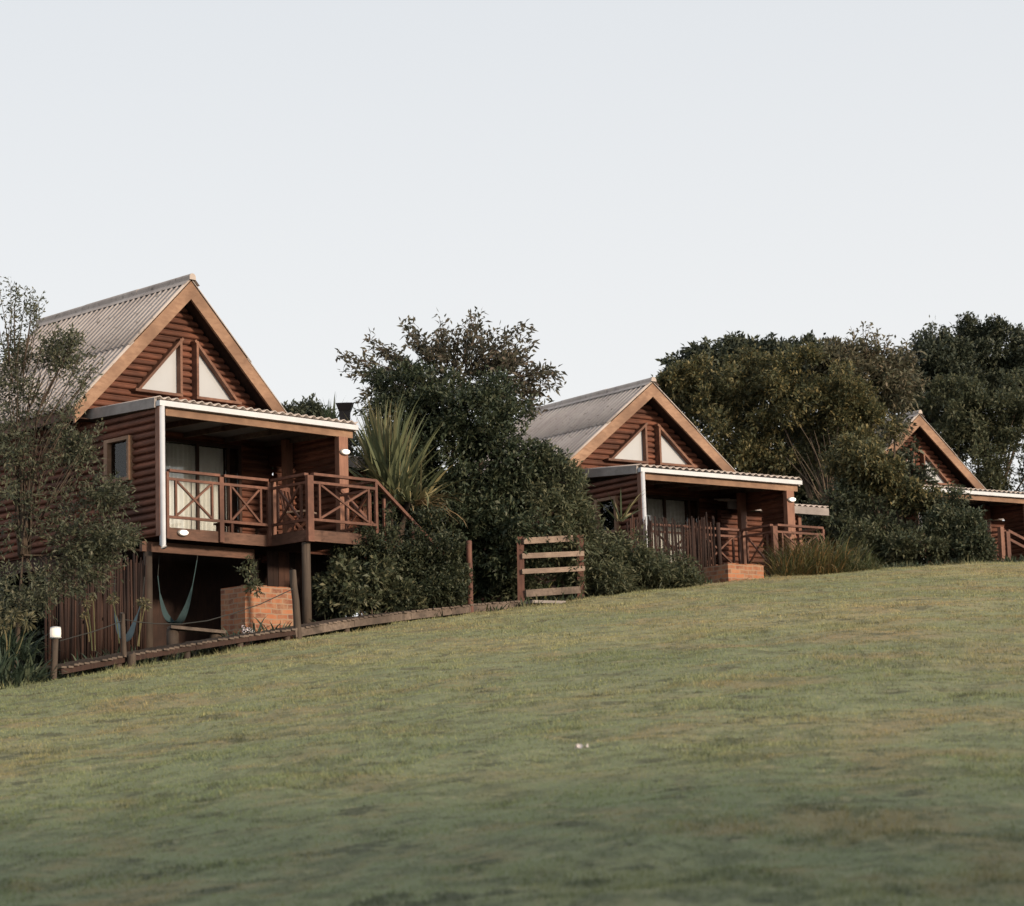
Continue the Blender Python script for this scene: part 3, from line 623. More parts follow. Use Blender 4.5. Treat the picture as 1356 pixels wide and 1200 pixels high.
def cabin(idx,X,Y,Z,ang,D,label):
    W,hg,vd,zf,vg,ul,ur,ze,za,Ln,uB,uE=[D[k] for k in 'W hg vd zf vg ul ur ze za L uB uE'.split()]
    root=empty('log_cabin',(X,Y,Z+EYE),R(ang));tag(root,label,'cabin','log cabins along the hillside')
    uc=(ul+ur)/2;half=(ur-ul)/2;s=(za-ze)/half;sl=math.hypot(1,s);vw=vg+.42
    gdepth=.23
    # ----- gable wall
    mb=MB();e=.05
    lo=2.25
    log_wall(mb,(0,vw,0),(1,0,0),(0,-1,0),lo,za-.22,lambda z:uc-max(.01,min(half-.33,(za-.2-z)/s)),lambda z:uc+max(.01,min(half-.33,(za-.2-z)/s)))
    mb.build('gable_wall',M['log'],root)
    # ----- house body: left and right side walls, back
    mb=MB();log_wall(mb,(ul+.38,0,0),(0,1,0),(-1,0,0),-.15,ze+.1,lambda z:vw+.002,lambda z:vg+Ln-.3);mb.build('side_wall',M['log'],root)
    mb=MB();log_wall(mb,(ur-.38,0,0),(0,1,0),(1,0,0),-.15,ze+.1,lambda z:vw+.002,lambda z:vg+Ln-.3);mb.build('side_wall',M['log'],root)
    mb=MB();log_wall(mb,(0,vg+Ln-.3,0),(1,0,0),(0,1,0),-.15,za-.25,lambda z:uc-max(.01,min(half-.39,(za-.2-z)/s)),lambda z:uc+max(.01,min(half-.39,(za-.2-z)/s)));mb.build('back_wall',M['log'],root)
    # ----- front wall of the house behind the veranda, with the sliding door
    d0,d1=1.80,3.22
    mb=MB()
    log_wall(mb,(0,vw,0),(1,0,0),(0,-1,0),0.0,lo-.02,lambda z:ul+.4,lambda z:d0-.06)
    log_wall(mb,(0,vw,0),(1,0,0),(0,-1,0),0.0,lo-.02,lambda z:d1+.30,lambda z:W-.065)
    log_wall(mb,(0,vw,0),(1,0,0),(0,-1,0),1.97,lo-.02,lambda z:d0-.058,lambda z:d1+.298)
    mb.build('front_wall',M['log'],root)
    door=MB()
    for p,q in (((d0-.03,0,.03),(d0-.03,0,1.96)),((d1+.27,0,.03),(d1+.27,0,1.96)),((d0+.72,0,.08),(d0+.72,0,1.90)),((d1,0,.08),(d1,0,1.90))): door.bar(np.array(p)+[0,vw-.02,0],np.array(q)+[0,vw-.02,0],.055,.06,(0,1,0))
    for z in (.05,1.93): door.bar((d0-.002,vw-.02,z),(d1+.242,vw-.02,z),.06,.055)
    dr=door.build('glass_door',M['dark'],root)
    mb=MB();mb.box((d0,vw+.0,.08),(d0+.692,vw+.006,1.90));mb.box((d0+.75,vw+.0,.08),(d1-.03,vw+.006,1.90));mb.box((d1+.03,vw,.08),(d1+.24,vw+.006,1.9));mb.build('pane',M['glass'],dr)
    # pleated curtain behind the glass
    cu=MB();n=90;V=[];F=[]
    for i in range(n+1):
        x=d0+.0+(d1-.0-d0)*i/n;o=.03*math.sin(i*.95+.8*math.sin(i*.31))
        for z in (.06,1.9): V.append((x,vw+.14+o,z))
    F=[(2*i,2*i+2,2*i+3,2*i+1) for i in range(n)];cu.add(V,F);cu.build('curtain',M['curtain'],dr,smooth=True)
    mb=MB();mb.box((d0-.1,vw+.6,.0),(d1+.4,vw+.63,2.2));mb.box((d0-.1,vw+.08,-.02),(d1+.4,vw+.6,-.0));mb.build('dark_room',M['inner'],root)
    # ----- triangular gable windows
    wz=2.70;wt=3.80 if idx==0 else 3.53
    dl={0:(1.05,2.09,2.40,3.43),1:(.87,1.98,2.31,3.38),2:(.95,2.02,2.36,3.40)}[idx]
    if idx: wz=2.61
    sw=(wt-wz)/(dl[1]-dl[0])
    for a,b_ in ((dl[0],dl[1]),(dl[3],dl[2])):    # a = sharp outer corner, b = upright side
        c0=np.array([a,0,wz]);c1=np.array([b_,0,wz]);c2=np.array([b_,0,wt]);vf=vw-.105
        fr=MB();sg=1 if b_>a else -1
        def P(x,z,v=vf): return np.array([x,v,z])
        fr.bar(P(a,wz+.03),P(b_-sg*.0,wz+.03),.17,.05);fr.bar(P(b_-sg*.03,wz+.06),P(b_-sg*.03,wt-.03),.168,.05,(1,0,0))
        dd=unit(c2-c0);pp=np.array([dd[2],0,-dd[0]])*sg
        fr.bar(P(a,wz)+dd*.05+pp*.028,P(b_,wt)+pp*.028,.172,.05,(-dd[2],0,dd[0]))
        f=fr.build('gable_window',M['trim'],root)
        pn=MB();i=.05;V=[(a+sg*.11,vw-.07,wz+.05),(b_-sg*.05,vw-.07,wz+.05),(b_-sg*.05,vw-.07,wt-.14)]
        V+=[(x,vw-.06,z) for x,_,z in V]
        pn.add(V,[(0,1,2),(5,4,3),(0,3,4,1),(1,4,5,2),(2,5,3,0)] if sg>0 else [(2,1,0),(3,4,5),(1,4,3,0),(2,5,4,1),(0,3,5,2)]);pn.build('pane',M['pane'],f)
    # ----- main roof
    rf=MB();S=half*sl+.06
    dd=np.array((-1/sl,0,-s/sl));nn=np.array((-s/sl,0,1/sl));o0=np.array((uc,vg-.03,za+.06))
    corrugated(rf,o0+nn*.014,(0,1,0),dd,nn,Ln,S*.53,.165,.034);corrugated(rf,o0+dd*S*.5-nn*.006,(0,1,0),dd,nn,Ln-.008,S*.5,.165,.034)
    dd=np.array((1/sl,0,-s/sl));nn=np.array((s/sl,0,1/sl));o0=np.array((uc,vg-.03,za+.06))
    corrugated(rf,o0+nn*.014,(0,1,0),dd,nn,Ln,S*.53,.165,.034);corrugated(rf,o0+dd*S*.5-nn*.006,(0,1,0),dd,nn,Ln-.008,S*.5,.165,.034)
    ro=rf.build('roof',M['roof'],root,smooth=True)
    # ridge capping: overlapping barrel pieces with flanges
    cap=MB();npc=3
    for i in range(npc):
        v0=vg-.07+(Ln+.1)*i/npc;v1=v0+(Ln+.1)/npc+.06;rr=.07+.005*(i%2)
        prof=[(-.16,-.16*s+.05)]+[(-rr*1.0,-rr*s+.055)]+[(rr*math.cos(t),.03+rr*math.sin(t)) for t in np.linspace(math.pi*.93,math.pi*.07,9)]+[(rr,-rr*s+.055),(.16,-.16*s+.05)]
        V=[];F=[];q=len(prof)
        for vv in (v0,v1):
            for x,z in prof: V.append((uc+x,vv,za+.06+z+.012))
        for k in range(q-1): F.append((k,k+1,q+k+1,q+k))
        F.append(tuple(range(1,q-1)))
        cap.add(V,F)
    cap.build('ridge_cap',M['roof'],ro)
    # soffit / ceiling boards under the overhang
    mb=MB()
    for sg in (-1,1):
        d=np.array([sg/sl,0,-s/sl]);nn=np.array([sg*s/sl,0,1/sl])
        p=np.array([uc,0,za])+d*.03-nn*.0;q=np.array([uc,0,za])+d*(half*sl-.02)-nn*.0
        mb.add([p+[0,vg+.05,0],q+[0,vg+.05,0],q+[0,vg+Ln-.06,0],p+[0,vg+Ln-.06,0],p+[0,vg+.05,0]-nn*.05,q+[0,vg+.05,0]-nn*.05,q+[0,vg+Ln-.06,0]-nn*.05,p+[0,vg+Ln-.06,0]-nn*.05],
               [(0,1,2,3),(7,6,5,4),(0,4,5,1),(1,5,6,2),(2,6,7,3),(3,7,4,0)])
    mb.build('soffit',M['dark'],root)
    # barge boards
    for sg in (-1,1):
        d=np.array([sg/sl,0,-s/sl]);nn=np.array([sg*s/sl,0,1/sl])
        top=np.array([uc,vg,za+.035]);end=np.array([uc+sg*half,vg,ze+.035])
        V=[]
        for vv in (-.02,.03):
            V+=[top+[0,vv,0],end+[0,vv,0],end+[0,vv,0]-np.array([0,0,gdepth*sl*.93]),top+[0,vv,0]-np.array([0,0,gdepth*sl])]
        mb=MB();F=[(3,2,1,0),(4,5,6,7),(0,1,5,4),(1,2,6,5),(2,3,7,6),(3,0,4,7)]
        mb.add(V,F if sg>0 else [f[::-1] for f in F]);mb.build('barge_board',M['barge'],root)
    # eave fascia along both long sides
    for sg in (-1,1):
        ue=uc+sg*(half-.05);part_bar(root,'eave_board','trim',((ue,vg+.05,ze-.09),(ue,vg+Ln-.06,ze-.09),.035,.17))
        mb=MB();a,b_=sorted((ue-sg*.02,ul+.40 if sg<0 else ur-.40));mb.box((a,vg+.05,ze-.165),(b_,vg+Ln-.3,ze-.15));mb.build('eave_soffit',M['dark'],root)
    # ----- veranda roof
    vr=MB();rise=(zf+.02-(hg+.13));Lv=math.hypot(vw-.05+.06,rise)
    dvv=np.array([0,-(vw+.01),-rise])/Lv;nn=np.array([0,-dvv[2]*-1,-dvv[1]]);nn=np.array([0,dvv[2],-dvv[1]])
    corrugated(vr,(-.03,vw-.045,hg+.15+rise),(1,0,0),dvv,nn,W+.12,Lv,.177,.024)
    vro=vr.build('veranda_roof',M['roof'],root,smooth=True)
    mb=MB();mb.add([(.03,.09,hg+.0),(W-.02,.09,hg+.0),(W-.02,vw-.06,hg+rise-.02),(.03,vw-.06,hg+rise-.02),(.03,.09,hg+.02),(W-.02,.09,hg+.02),(W-.02,vw-.06,hg+rise),(.03,vw-.06,hg+rise)],[(3,2,1,0),(4,5,6,7),(0,1,5,4),(1,2,6,5),(2,3,7,6),(3,0,4,7)])
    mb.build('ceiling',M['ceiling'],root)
    for k in range(5):
        x=.35+k*(W-.6)/4;part_bar(root,'rafter','grey_wood',((x,.10,hg-.055),(x,vw-.06,hg-.055+rise),.05,.1))
    # gutter (open U profile), downpipe
    mb=MB();gy=[(-.10,.0),(-.10,.09),(-.092,.09),(-.092,.008),(.0,.008),(.0,.085),(.008,.085),(.008,.0)]
    V=[(x,a,hg+b_) for x in (-.02,W+.05) for a,b_ in gy];q=len(gy);F=[(k,(k+1)%q,q+(k+1)%q,q+k) for k in range(q)]
    F+=[tuple(range(q)),tuple(range(q,2*q))[::-1]];F+= [(0,1,6,7),(q+7,q+6,q+1,q)]
    mb.add(V,F[:-2])
    mb.box((-.024,-.1,hg),(-.02,.008,hg+.088));mb.box((W+.05,-.1,hg),(W+.054,.008,hg+.088))
    gu=mb.build('gutter',M['white'],root)
    mb=MB();zb={0:-.36,1:.0,2:.0}[idx]
    mb.tube([(.05,-.05,hg+.0),(.05,-.055,zb+.05),(.05,-.09,zb)],.052,12);mb.build('downpipe',M['white'],root,smooth=True)
    part_bar(root,'veranda_beam','barge',((.17,.03,hg-.075),(W-.0,.03,hg-.075),.06,.13))
    # side fascia, grey board
    part_bar(root,'side_fascia','fascia_grey',((-.03,.012,hg+.06),(-.03,vw+.05,hg+.06+rise),.05,.17))
    part_bar(root,'side_fascia','fascia_grey',((W+.075,.012,hg+.06),(W+.075,vw-.02,hg+.06+rise),.04,.15))
    # left side wall of the veranda and its corner board
    w0,w1=.70,1.42
    zs=[-.15,.86,1.62,hg-.02]
    mb=MB()
    for a,b_,z0,z1 in ((.06,vw,zs[0],zs[1]),(.06,w0,zs[1],zs[2]),(w1,vw,zs[1],zs[2]),(.06,vw,zs[2],zs[3])):
        log_wall(mb,(0.04,0,0),(0,1,0),(-1,0,0),z0,z1,lambda z:a,lambda z:b_)
    mb.build('side_wall',M['log'],root)
    part_bar(root,'corner_post','post',((.05,.0,-.16),(.05,.0,hg-.005),.115,.115,(0,1,0)))
    wf=MB()
    for y,ww in ((w0+.03,.06),(w1-.05,.10)): wf.bar((-.02,y,zs[1]+.0),(-.02,y,zs[2]),ww,.13,(1,0,0))
    for z in (zs[1]+.03,zs[2]-.03): wf.bar((-.02,w0+.06,z),(-.02,w1-.1,z),.13,.06)
    wo=wf.build('side_window',M['barge'],root)
    mb=MB();mb.box((.0,w0+.06,zs[1]+.06),(.006,w1-.1,zs[2]-.06));mb.build('pane',M['glass'],wo)
    sv=1.38 if idx==0 else .95
    # right post, its wall stub and the back post
    part_bar(root,'veranda_post','post',((W-.26,.02,-.03),(W-.26,.02,hg-.142),.21,.12,(0,1,0)))
    mb=MB();log_wall(mb,(W-.12,0,0),(0,1,0),(1,0,0),0,hg+.0,lambda z:.16,lambda z:sv,.06,.035);log_wall(mb,(W-.186,0,0),(0,1,0),(-1,0,0),0,hg+.0,lambda z:.16,lambda z:sv,.004,.035)
    log_wall(mb,(W-.121,0,0),(0,1,0),(1,0,0),1.62,hg+rise-.03,lambda z:sv+.002,lambda z:vw-.06,.06,.035);mb.build('side_screen',M['log'],root)
    part_bar(root,'veranda_post','post',((W-.29,1.5,0),(W-.29,1.5,hg+.0),.17,.12,(0,1,0)))
    # ----- low rear wing to the right
    vx=2.02;u0=ur-.42;u1=6.3
    mb=MB();log_wall(mb,(0,vx,0),(1,0,0),(0,-1,0),-.3,1.72,lambda z:u0,lambda z:u1);log_wall(mb,(u1+.001,vx+.072,0),(0,1,0),(1,0,0),-.3,1.72,lambda z:0,lambda z:2.2);mb.build('wing_wall',M['log'],root)
    part_bar(root,'wing_post','post',((u1-.02,vx-.08,-.4),(u1-.02,vx-.08,1.68),.09,.06,(0,1,0)))
    mb=MB();corrugated(mb,(u0-.0,vx-.3,1.90),(1,0,0),(0,.99,.12),(0,-.12,.99),u1-u0+.72,2.8,.177,.022);wr=mb.build('wing_roof',M['roof'],root,smooth=True)
    part_bar(wr,'fascia_board','fascia_grey',((u0,vx-.30,1.78),(u1+.7,vx-.30,1.78),.04,.17))
    # ----- deck
    mb=MB();nb=16
    for k in range(nb):
        a=(vw-.1)*k/nb;mb.box((.06,a+.02,-.035),(W+.1,a+(vw-.1)/nb+.012,-.002))
    for k in range(8):
        a=-1+k/8;mb.box((uB+.02,a+.0,-.034),(max(uE,W-.1),a+.118,-.002))
    mb.build('deck_boards',M['dark'],root)
    mb=MB();f=MB()
    part_bar(root,'deck_fascia','beam',((.11,-.02,-.11),(uB+.002,-.02,-.11),.04,.19))
    part_bar(root,'deck_fascia','beam',((uB,-.042,-.11),(uB,-1.0,-.11),.04,.188))
    part_bar(root,'deck_fascia','beam',((uB-.02,-1.02,-.11),(uE+.02,-1.02,-.11),.04,.19))
    part_bar(root,'deck_fascia','beam',((uE,-1.0,-.11),(uE,-.04,-.11),.04,.188))
    # railings
    um=.5*(.12+uB)+.03
    for u,v,w in ((.14,0,.05),(um,-.0,.09),(uB-.05,0,.07),(uE-.02,-1,.055)):
        part_bar(root,'railing_post','rail',((u,v-.02-(.032 if w>.06 else 0)*0-.045,-.2),(u,v-.065,.917),w,.05,(0,1,0)))
    part_bar(root,'railing_post','post',((uB+.05,-.07,-.04),(uB+.05,-.07,.92),.07,.07,(0,1,0)))
    part_bar(root,'railing_post','rail',((uB+.02,-1.07,-.22),(uB+.02,-1.07,.916),.13,.07,(0,1,0)))
    panel(root,(.165,-.065),(um-.045,-.065));panel(root,(um+.045,-.065),(uB-.085,-.065))
    panel(root,(uB+.0,-.10),(uB+.0,-1.02))
    if idx<2:
        panel(root,(uB+.085,-1.07),(uE-.05,-1.07));panel(root,(uE,-1.03),(uE,-.1))
    else:
        mb=MB()
        for h in (.94,.72,.16): mb.bar((uB-.1+.15,-1.07,h),(uB+1.85,-1.07,h-.62),.055,.07)
        mb.build('stair_railing',M['rail'],root)
        part_bar(root,'railing_post','post',((uB-.25,-1.1,-.6),(uB-.25,-1.1,1.02),.12,.12,(0,1,0)))
    # beam and stilts
    if idx==0:
        part_bar(root,'floor_beam','beam',((-.12,.32,-.31),(uB-.1,.32,-.31),.07,.17))
        for u,v in ((0.02,.32),(uB-.05,.36),(uB+.04,-.93),(uE-.05,-.93),(W-.1,.3)):
            wx=X+u*math.cos(R(ang))-v*math.sin(R(ang));wy=Y+u*math.sin(R(ang))+v*math.cos(R(ang))
            zb=gz(wx,wy)-EYE-Z
            mb=MB();mb.tube([(u,v,zb-.3),(u,v,-.225 if v<0 else -.397)],[.085,.075],10);mb.build('stilt',M['pole'],root,smooth=True)
        # stair down to the right
        st=MB()
        for k in range(7): st.box((uE+.05+k*.27,-1.0,-.2-k*.19),(uE+.33+k*.27,-.1,-.155-k*.19))
        for v in (-1.02,-.08): st.bar((uE+.02,v,-.1),(uE+1.9,v,-1.45),.04,.22)
        so=st.build('stair',M['dark'],root)
        mb=MB()
        for v in (-1.05,-.05):
            mb.bar((uE-.02,v,.95),(uE+1.75,v,-.38),.06,.05)
            for k in (.18,.85,1.5): mb.bar((uE+k,v,.77-k*.72),(uE+k,v,-.3-k*.72),.045,.045,(0,1,0))
        mb.build('handrail',M['rail'],so)
        # flue of the outdoor hearth
        mb=MB();mb.tube([(6.33,2.5,-1.),(6.33,2.5,2.75)],.13,12);ch=mb.build('chimney',M['steel'],root,smooth=False)
        mb=MB();mb.lathe((6.33,2.5,0),[(.14,2.76),(.15,2.92),(.22,3.05),(.23,3.08),(.02,3.11)],4);mb.build('cowl',M['steel'],ch)
        bulkhead(root,(.46,-.042,-.09),1);bulkhead(root,(W-.25,-.042,1.60),1)
        # dark plank screen under the deck
        mb=MB()
        for k in range(12):
            u=uB+.12+k*.125;mb.box((u,.20+.004*(k%2),-1.9),(u+.118,.225+.004*(k%2),-.24))
        mb.build('plank_skirt',M['stick'],root)
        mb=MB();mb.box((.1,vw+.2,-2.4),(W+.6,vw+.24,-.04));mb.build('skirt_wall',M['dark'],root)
    else:
        for u,v in ((.1,.3),(uB+.04,-.93),(uE-.05,-.93),(W-.1,.3),(.1,vw),(W,vw)):
            mb=MB();mb.tube([(u,v,-1.),(u,v,-.225 if v<0 else -.04)],.08,8);mb.build('stilt',M['pole'],root,smooth=True)
        bulkhead(root,(W-.25,-.042,1.68),1)
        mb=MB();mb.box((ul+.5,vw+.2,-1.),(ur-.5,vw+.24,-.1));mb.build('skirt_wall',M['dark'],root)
    # floor joist skirt under the house body
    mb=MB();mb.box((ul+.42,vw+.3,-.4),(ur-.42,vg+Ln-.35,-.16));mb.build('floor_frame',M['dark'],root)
    return root
base=dict(W=4.381,hg=2.021,vd=1.882,zf=2.258,vg=1.812,ul=-.423,ur=4.502,ze=2.343,za=4.495,L=4.727,uB=2.521,uE=4.022)
def dims(**k):
    d=dict(base)
    for a,b in k.items(): d[a]+=b
    return d
CP=[(-5.903,38.971,5.016,45.216),(2.595,48.171,4.996,36.619),(10.482,61.163,6.187,34.408)]
cabin(0,*CP[0],dims(W=-.054,za=.259,ze=-.124,zf=-.053,ul=.013,ur=.106,uB=-.159,uE=-.106),'nearest log cabin on stilts, with a curtained veranda door and a white downpipe')
cabin(1,*CP[1],dims(W=.059,za=-.181,ze=.091,zf=.056,ul=-.004,ur=-.134,uB=.16,uE=.099),'middle log cabin with a stick screen before its veranda')
cabin(2,*CP[2],dims(za=-.078,ze=.049,ul=-.02,ur=.02,uB=-.38),'farthest log cabin, its gable half hidden by dark shrubs')
def cab(i,u,v,z):
    X,Y,Z,a=CP[i];c,s=math.cos(R(a)),math.sin(R(a));return np.array([X+u*c-v*s,Y+u*s+v*c,Z+EYE+z])

# ------------------------------------------------------------------ stick screens
def sticks(label,p,q,n,h,hv=.08,group='stick screens'):
    mb=MB();p=np.array(p);q=np.array(q);b=np.array([*p[:2],gz(p[0],p[1])])
    for i in range(n):
        t=(i+.5)/n;x=p+(q-p)*t;z0=gz(x[0],x[1]);top=h(t)+rng.normal()*hv
        r=rng.uniform(.010,.026);j=rng.normal(size=3)*.015
        mb.tube([np.array([x[0]+j[0],x[1]+j[1],z0-.1])-b,np.array([x[0]+rng.normal()*.02,x[1]+rng.normal()*.01,top])-b],[r,r*.85],6)
    o=empty('stick_fence',b);tag(o,label,'fence',group);mb.build('stick',M['stick'],o,smooth=True)
    o.children[0].name='stick_screen'
    rl=MB()
    for hh in (.25,.8):
        rl.bar(np.array([*p[:2],gz(*p[:2])+hh+.0])-b+[0,.04,0],np.array([*q[:2],gz(*q[:2])+hh])-b+[0,.04,0],.04,.05)
    rl.build('rail',M['dark'],o);return o
a=pix(60,800,38.3);b=pix(192,800,39.0)
sticks('dark stick screen below the side wall of the nearest cabin',a,b,100,lambda t:pix(60+132*t,742,38.3+.7*t)[2])
a=cab(1,-.75,-.45,0);b=cab(1,1.62,-.45,0)
sticks('stick screen hiding the left half of the middle cabin veranda',a,b,70,lambda t:cab(1,0,0,.93+.06*math.sin(t*9)+.1*t)[2],.07)
mb=MB();c=cab(1,1.68,-.5,0);z0=gz(c[0],c[1]);mb.tube([(0,0,-.2),(-.02,0,cab(1,0,0,1.0)[2]-z0)],[.05,.045],8)
tag(mb.build('fence_post',M['stick'],None,True,(c[0],c[1],z0)),'post ending the stick screen of the middle cabin','post','garden posts')

# ------------------------------------------------------------------ brick blocks
def brick_block(label,corner,ang,lx,ly,z0,z1):
    """corner = the corner nearest the viewer; lx along the lit face, ly backwards"""
    o=empty('brick_block',(corner[0],corner[1],z0),ang);tag(o,label,'brickwork','brick blocks before the cabins')
    mb=MB();h=z1-z0;t=.11;mb.box((0,0,-.2),(lx,t,h));mb.box((0,ly-t,-.2),(lx,ly,h));mb.box((0,t+.0,-.2),(t,ly-t,h));mb.box((lx-t,t,-.2),(lx,ly-t,h))
    # a slightly uneven top course
    for k in range(int(lx/.23)): mb.box((k*.23+.003,-.006,h+.001),(k*.23+.222,t+.003,h+.012*rng.random()+.004))
    mb.build('brick_wall',M['brick'],o)
    mb=MB();mb.box((t+.002,t+.002,h-.25),(lx-t-.002,ly-t-.002,h-.10));mb.build('fill',M['soil'],o)
    return o
c=pix(325,840,38.3);brick_block('taller brick block below the deck of the nearest cabin',(c[0],c[1]),R(44),.99,.65,gz(c[0],c[1])-.1,pix(325,775,38.3)[2])
c=pix(965,775,46.4);brick_block('low brick block before the deck of the middle cabin',(c[0],c[1]),R(37),.95,.72,gz(c[0],c[1])-.1,pix(965,746.5,46.4)[2])

# ------------------------------------------------------------------ boardwalk
top=[(82,883.5,33.55),(170,867,34.7),(260,851.5,35.9),(330,840.5,36.8),(392,832,37.6),(470,818.5,38.9),(545,809,40.2),(622,800.5,41.5),(690,795,42.9)]
PT=[pix(*q) for q in top]
bw=empty('boardwalk',PT[0]);tag(bw,'weathered raised boardwalk climbing along the lawn edge','boardwalk')
bo=np.array(PT[0]);mb=MB()
for i in range(len(PT)-1):
    p,q=PT[i]-bo,PT[i+1]-bo;d=q-p;L=np.linalg.norm(d);d=d/L;sd=unit(np.cross((0,0,1),d));n=int(L/.115)
    for k in range(n):
        s=(k+.5)/n*L;c=p+d*s+rng.normal()*.004*np.array([0,0,1]);e=rng.uniform(-.02,.02)
        mb.bar(c-sd*(.005+e)-[0,0,.014],c+sd*(.72+e)-[0,0,.014],L/n-.012,.028)
mb.build('deck_boards',M['grey_wood'],bw)
for i in range(len(PT)-1):
    p,q=PT[i]-bo,PT[i+1]-bo;d=unit(q-p);sd=unit(np.cross((0,0,1),d))
    hp=.075 if i<4 else .115
    for off in (.03,.66): part_bar(bw,'side_plank','dark' if i<4 else 'grey_wood',(p+sd*off-[0,0,.029+hp/2]+d*.004,q+sd*off-[0,0,.029+hp/2]-d*.004,.04,hp))  # left planks darker: shade along the walk is put into their colour
for i in range(1,len(PT)):
    p=PT[i];d=unit(PT[i]-PT[i-1]);sd=unit(np.cross((0,0,1),d))
    for off in (.09,.6):
        c=p+sd*off-d*.12;g0=gz(c[0],c[1]);mb=MB();mb.tube([np.array([c[0],c[1],g0-.25])-bo,np.array([c[0],c[1],p[2]-.04])-bo],.055,8);mb.build('support_post',M['pole'],bw,smooth=True)

# ------------------------------------------------------------------ posts, ropes
def post(label,px0,py0,px1,py1,Y,r,m,group='garden posts'):
    """foot pixel, head pixel"""
    a=pix(px0,py0,Y);b=pix(px1,py1,Y);mb=MB();g0=min(a[2],gz(a[0],a[1]))
    d=b-a;n=6;mb.tube([np.array([0,0,g0-a[2]-.15])]+[d*t+rng.normal(size=3)*.004 for t in np.linspace(.02,.985,n)]+[d],[r*1.05]+[r*(1-.1*t) for t in np.linspace(0,1,n)]+[r*.8],10)
    return tag(mb.build('fence_post',M[m],None,True,a),label,'post',group)
post('thin leaning post on the boardwalk edge beside the blue hammock',165,884,162,812,34.75,.042,'pole')
post('thick short stump joined to the boardwalk edge',174,888,174,866,34.65,.07,'pole')
post('tall leaning post before the near brick block',396,856,388,754,37.7,.062,'pole')
post('upright reddish post standing alone on the boardwalk before the dark bush',623,817,621,716,41.6,.058,'red_post')
def rope(label,pts):
    P=[pix(*q) for q in pts];mb=MB();mb.tube([p-P[0] for p in P],.008,6)
    return tag(mb.build('rope',M['rope'],None,True,P[0]),label,'rope','ropes between the posts')
rope('slack rope slung from the thin leaning post to the tall leaning post',[(163,820,34.75),(180,823.5,35),(205,826,35.4),(240,826.5,35.9),(275,822,36.4),(310,812,36.8),(345,800,37.2),(388,780,37.6)])
rope('short rope from the thin leaning post towards the bollard lamp',[(162,822,34.75),(145,829,34.5),(122,837,34.2),(100,843,33.9),(79,849,33.5)])
# ------------------------------------------------------------------ four rail fence
f0=pix(692,798,43.2);f1=pix(768,791,44.1)
fe=empty('timber_fence',f0);tag(fe,'pale four rail timber fence section at the end of the boardwalk','fence')
for (px,y0,y1,Y,m) in ((690,800,711,43.2,'red_post'),(769,793,709,44.1,'red_post')):
    a=pix(px,y0,Y);b=pix(px-1,y1,Y);part_bar(fe,'post',m,(a-f0-[0,0,.2],b-f0,.13,.09,(0,1,0)))
for (ya,yb,h,x0,x1) in ((716.5,713,.115,693,758),(736.5,733,.095,691,773),(757,753,.09,691,774),(786,781,.13,696,768)):
    a=pix(x0,ya,43.12);b=pix(x1,yb,43.95);part_bar(fe,'rail','pale_wood' if ya<780 else 'grey_wood',(a-f0,b-f0,.035,h))
# step slab below the fence
mb=MB();mb.box((-.35,-.15,0),(.35,.18,.05));c=pix(722,799,43.0);tag(mb.build('stepping_stone',M['fascia_grey'],None,False,(c[0],c[1],gz(c[0],c[1])+.02),R(30)),'pale flat slab set in the turf below the four rail fence','slab')

# ------------------------------------------------------------------ bollard lamp
a=pix(70,903,33.2);b=pix(73.5,846,33.2);bl=empty('bollard_lamp',a);tag(bl,'round grey bollard lamp with a glowing white head at the lawn edge','lamp')
mb=MB();d=b-a;mb.tube([(0,0,-.2),(0,0,0),d*.5+[.004,0,0],d],[.05,.05,.046,.043],14);mb.build('post',M['pole'],bl,smooth=True)
mb=MB();mb.lathe(d,[(.055,0),(.083,.012),(.085,.022)],16);mb.lathe(d+[0,0,.145],[(.078,0),(.074,.016),(.03,.026)],16);mb.build('lamp_cap',M['white'],bl)
mb=MB();mb.lathe(d+[0,0,.023],[(.074,0),(.078,.03),(.078,.09),(.074,.121)],16);mb.build('lamp_head',M['bollardglass'],bl,smooth=True)

# ------------------------------------------------------------------ hammocks
def hammock(label,pts,Y,m,wmax):
    P=np.array([pix(x,y,Y) for x,y in pts]);b=P[0].copy()
    # smooth the hanging curve
    tt=np.linspace(0,len(P)-1,34);i=np.minimum(tt.astype(int),len(P)-2);f=(tt-i)[:,None];Q=P[i]*(1-f)+P[i+1]*f
    for _ in range(3): Q[1:-1]=(Q[:-2]+2*Q[1:-1]+Q[2:])/4
    o=empty('hammock',b);tag(o,label,'hammock','hammocks slung below the near cabin')
    V=[];n=24;u=np.linspace(0,1,len(Q))
    for q,s in zip(Q,u):
        e=np.clip(min(s,1-s)-.12,0,1)/.25;w=wmax*min(1,e)**.8+.02
        for k in range(n+1):
            r=(k/n-.5);V.append(q-b+np.array([r*w*.55,r*w*1.2,abs(r)*w*.5+.018*min(1,e)*math.sin(k*2.4)]))
    mb=MB();F=[(a*(n+1)+k,a*(n+1)+k+1,(a+1)*(n+1)+k+1,(a+1)*(n+1)+k) for a in range(len(Q)-1) for k in range(n)]
    mb.add(V,F);mb.build('cloth',M[m],o,smooth=True)
    mb=MB()
    for p,dz in ((Q[0],.35),(Q[-1],.35)): mb.tube([p-b,p-b+np.array([.02,.05,dz])],.007,6)
    mb.build('cord',M['rope'],o)
hammock('teal hammock hanging in a deep curve under the near deck',[(209,763),(212,790),(218,815),(226,828),(238,828),(247,808),(254,782),(261,742)],39.9,'teal',.15)
hammock('small blue hammock hanging before the stick screen',[(150,796),(153,818),(159,842),(166,852),(173,842),(180,820),(189,793)],37.4,'blue',.13)
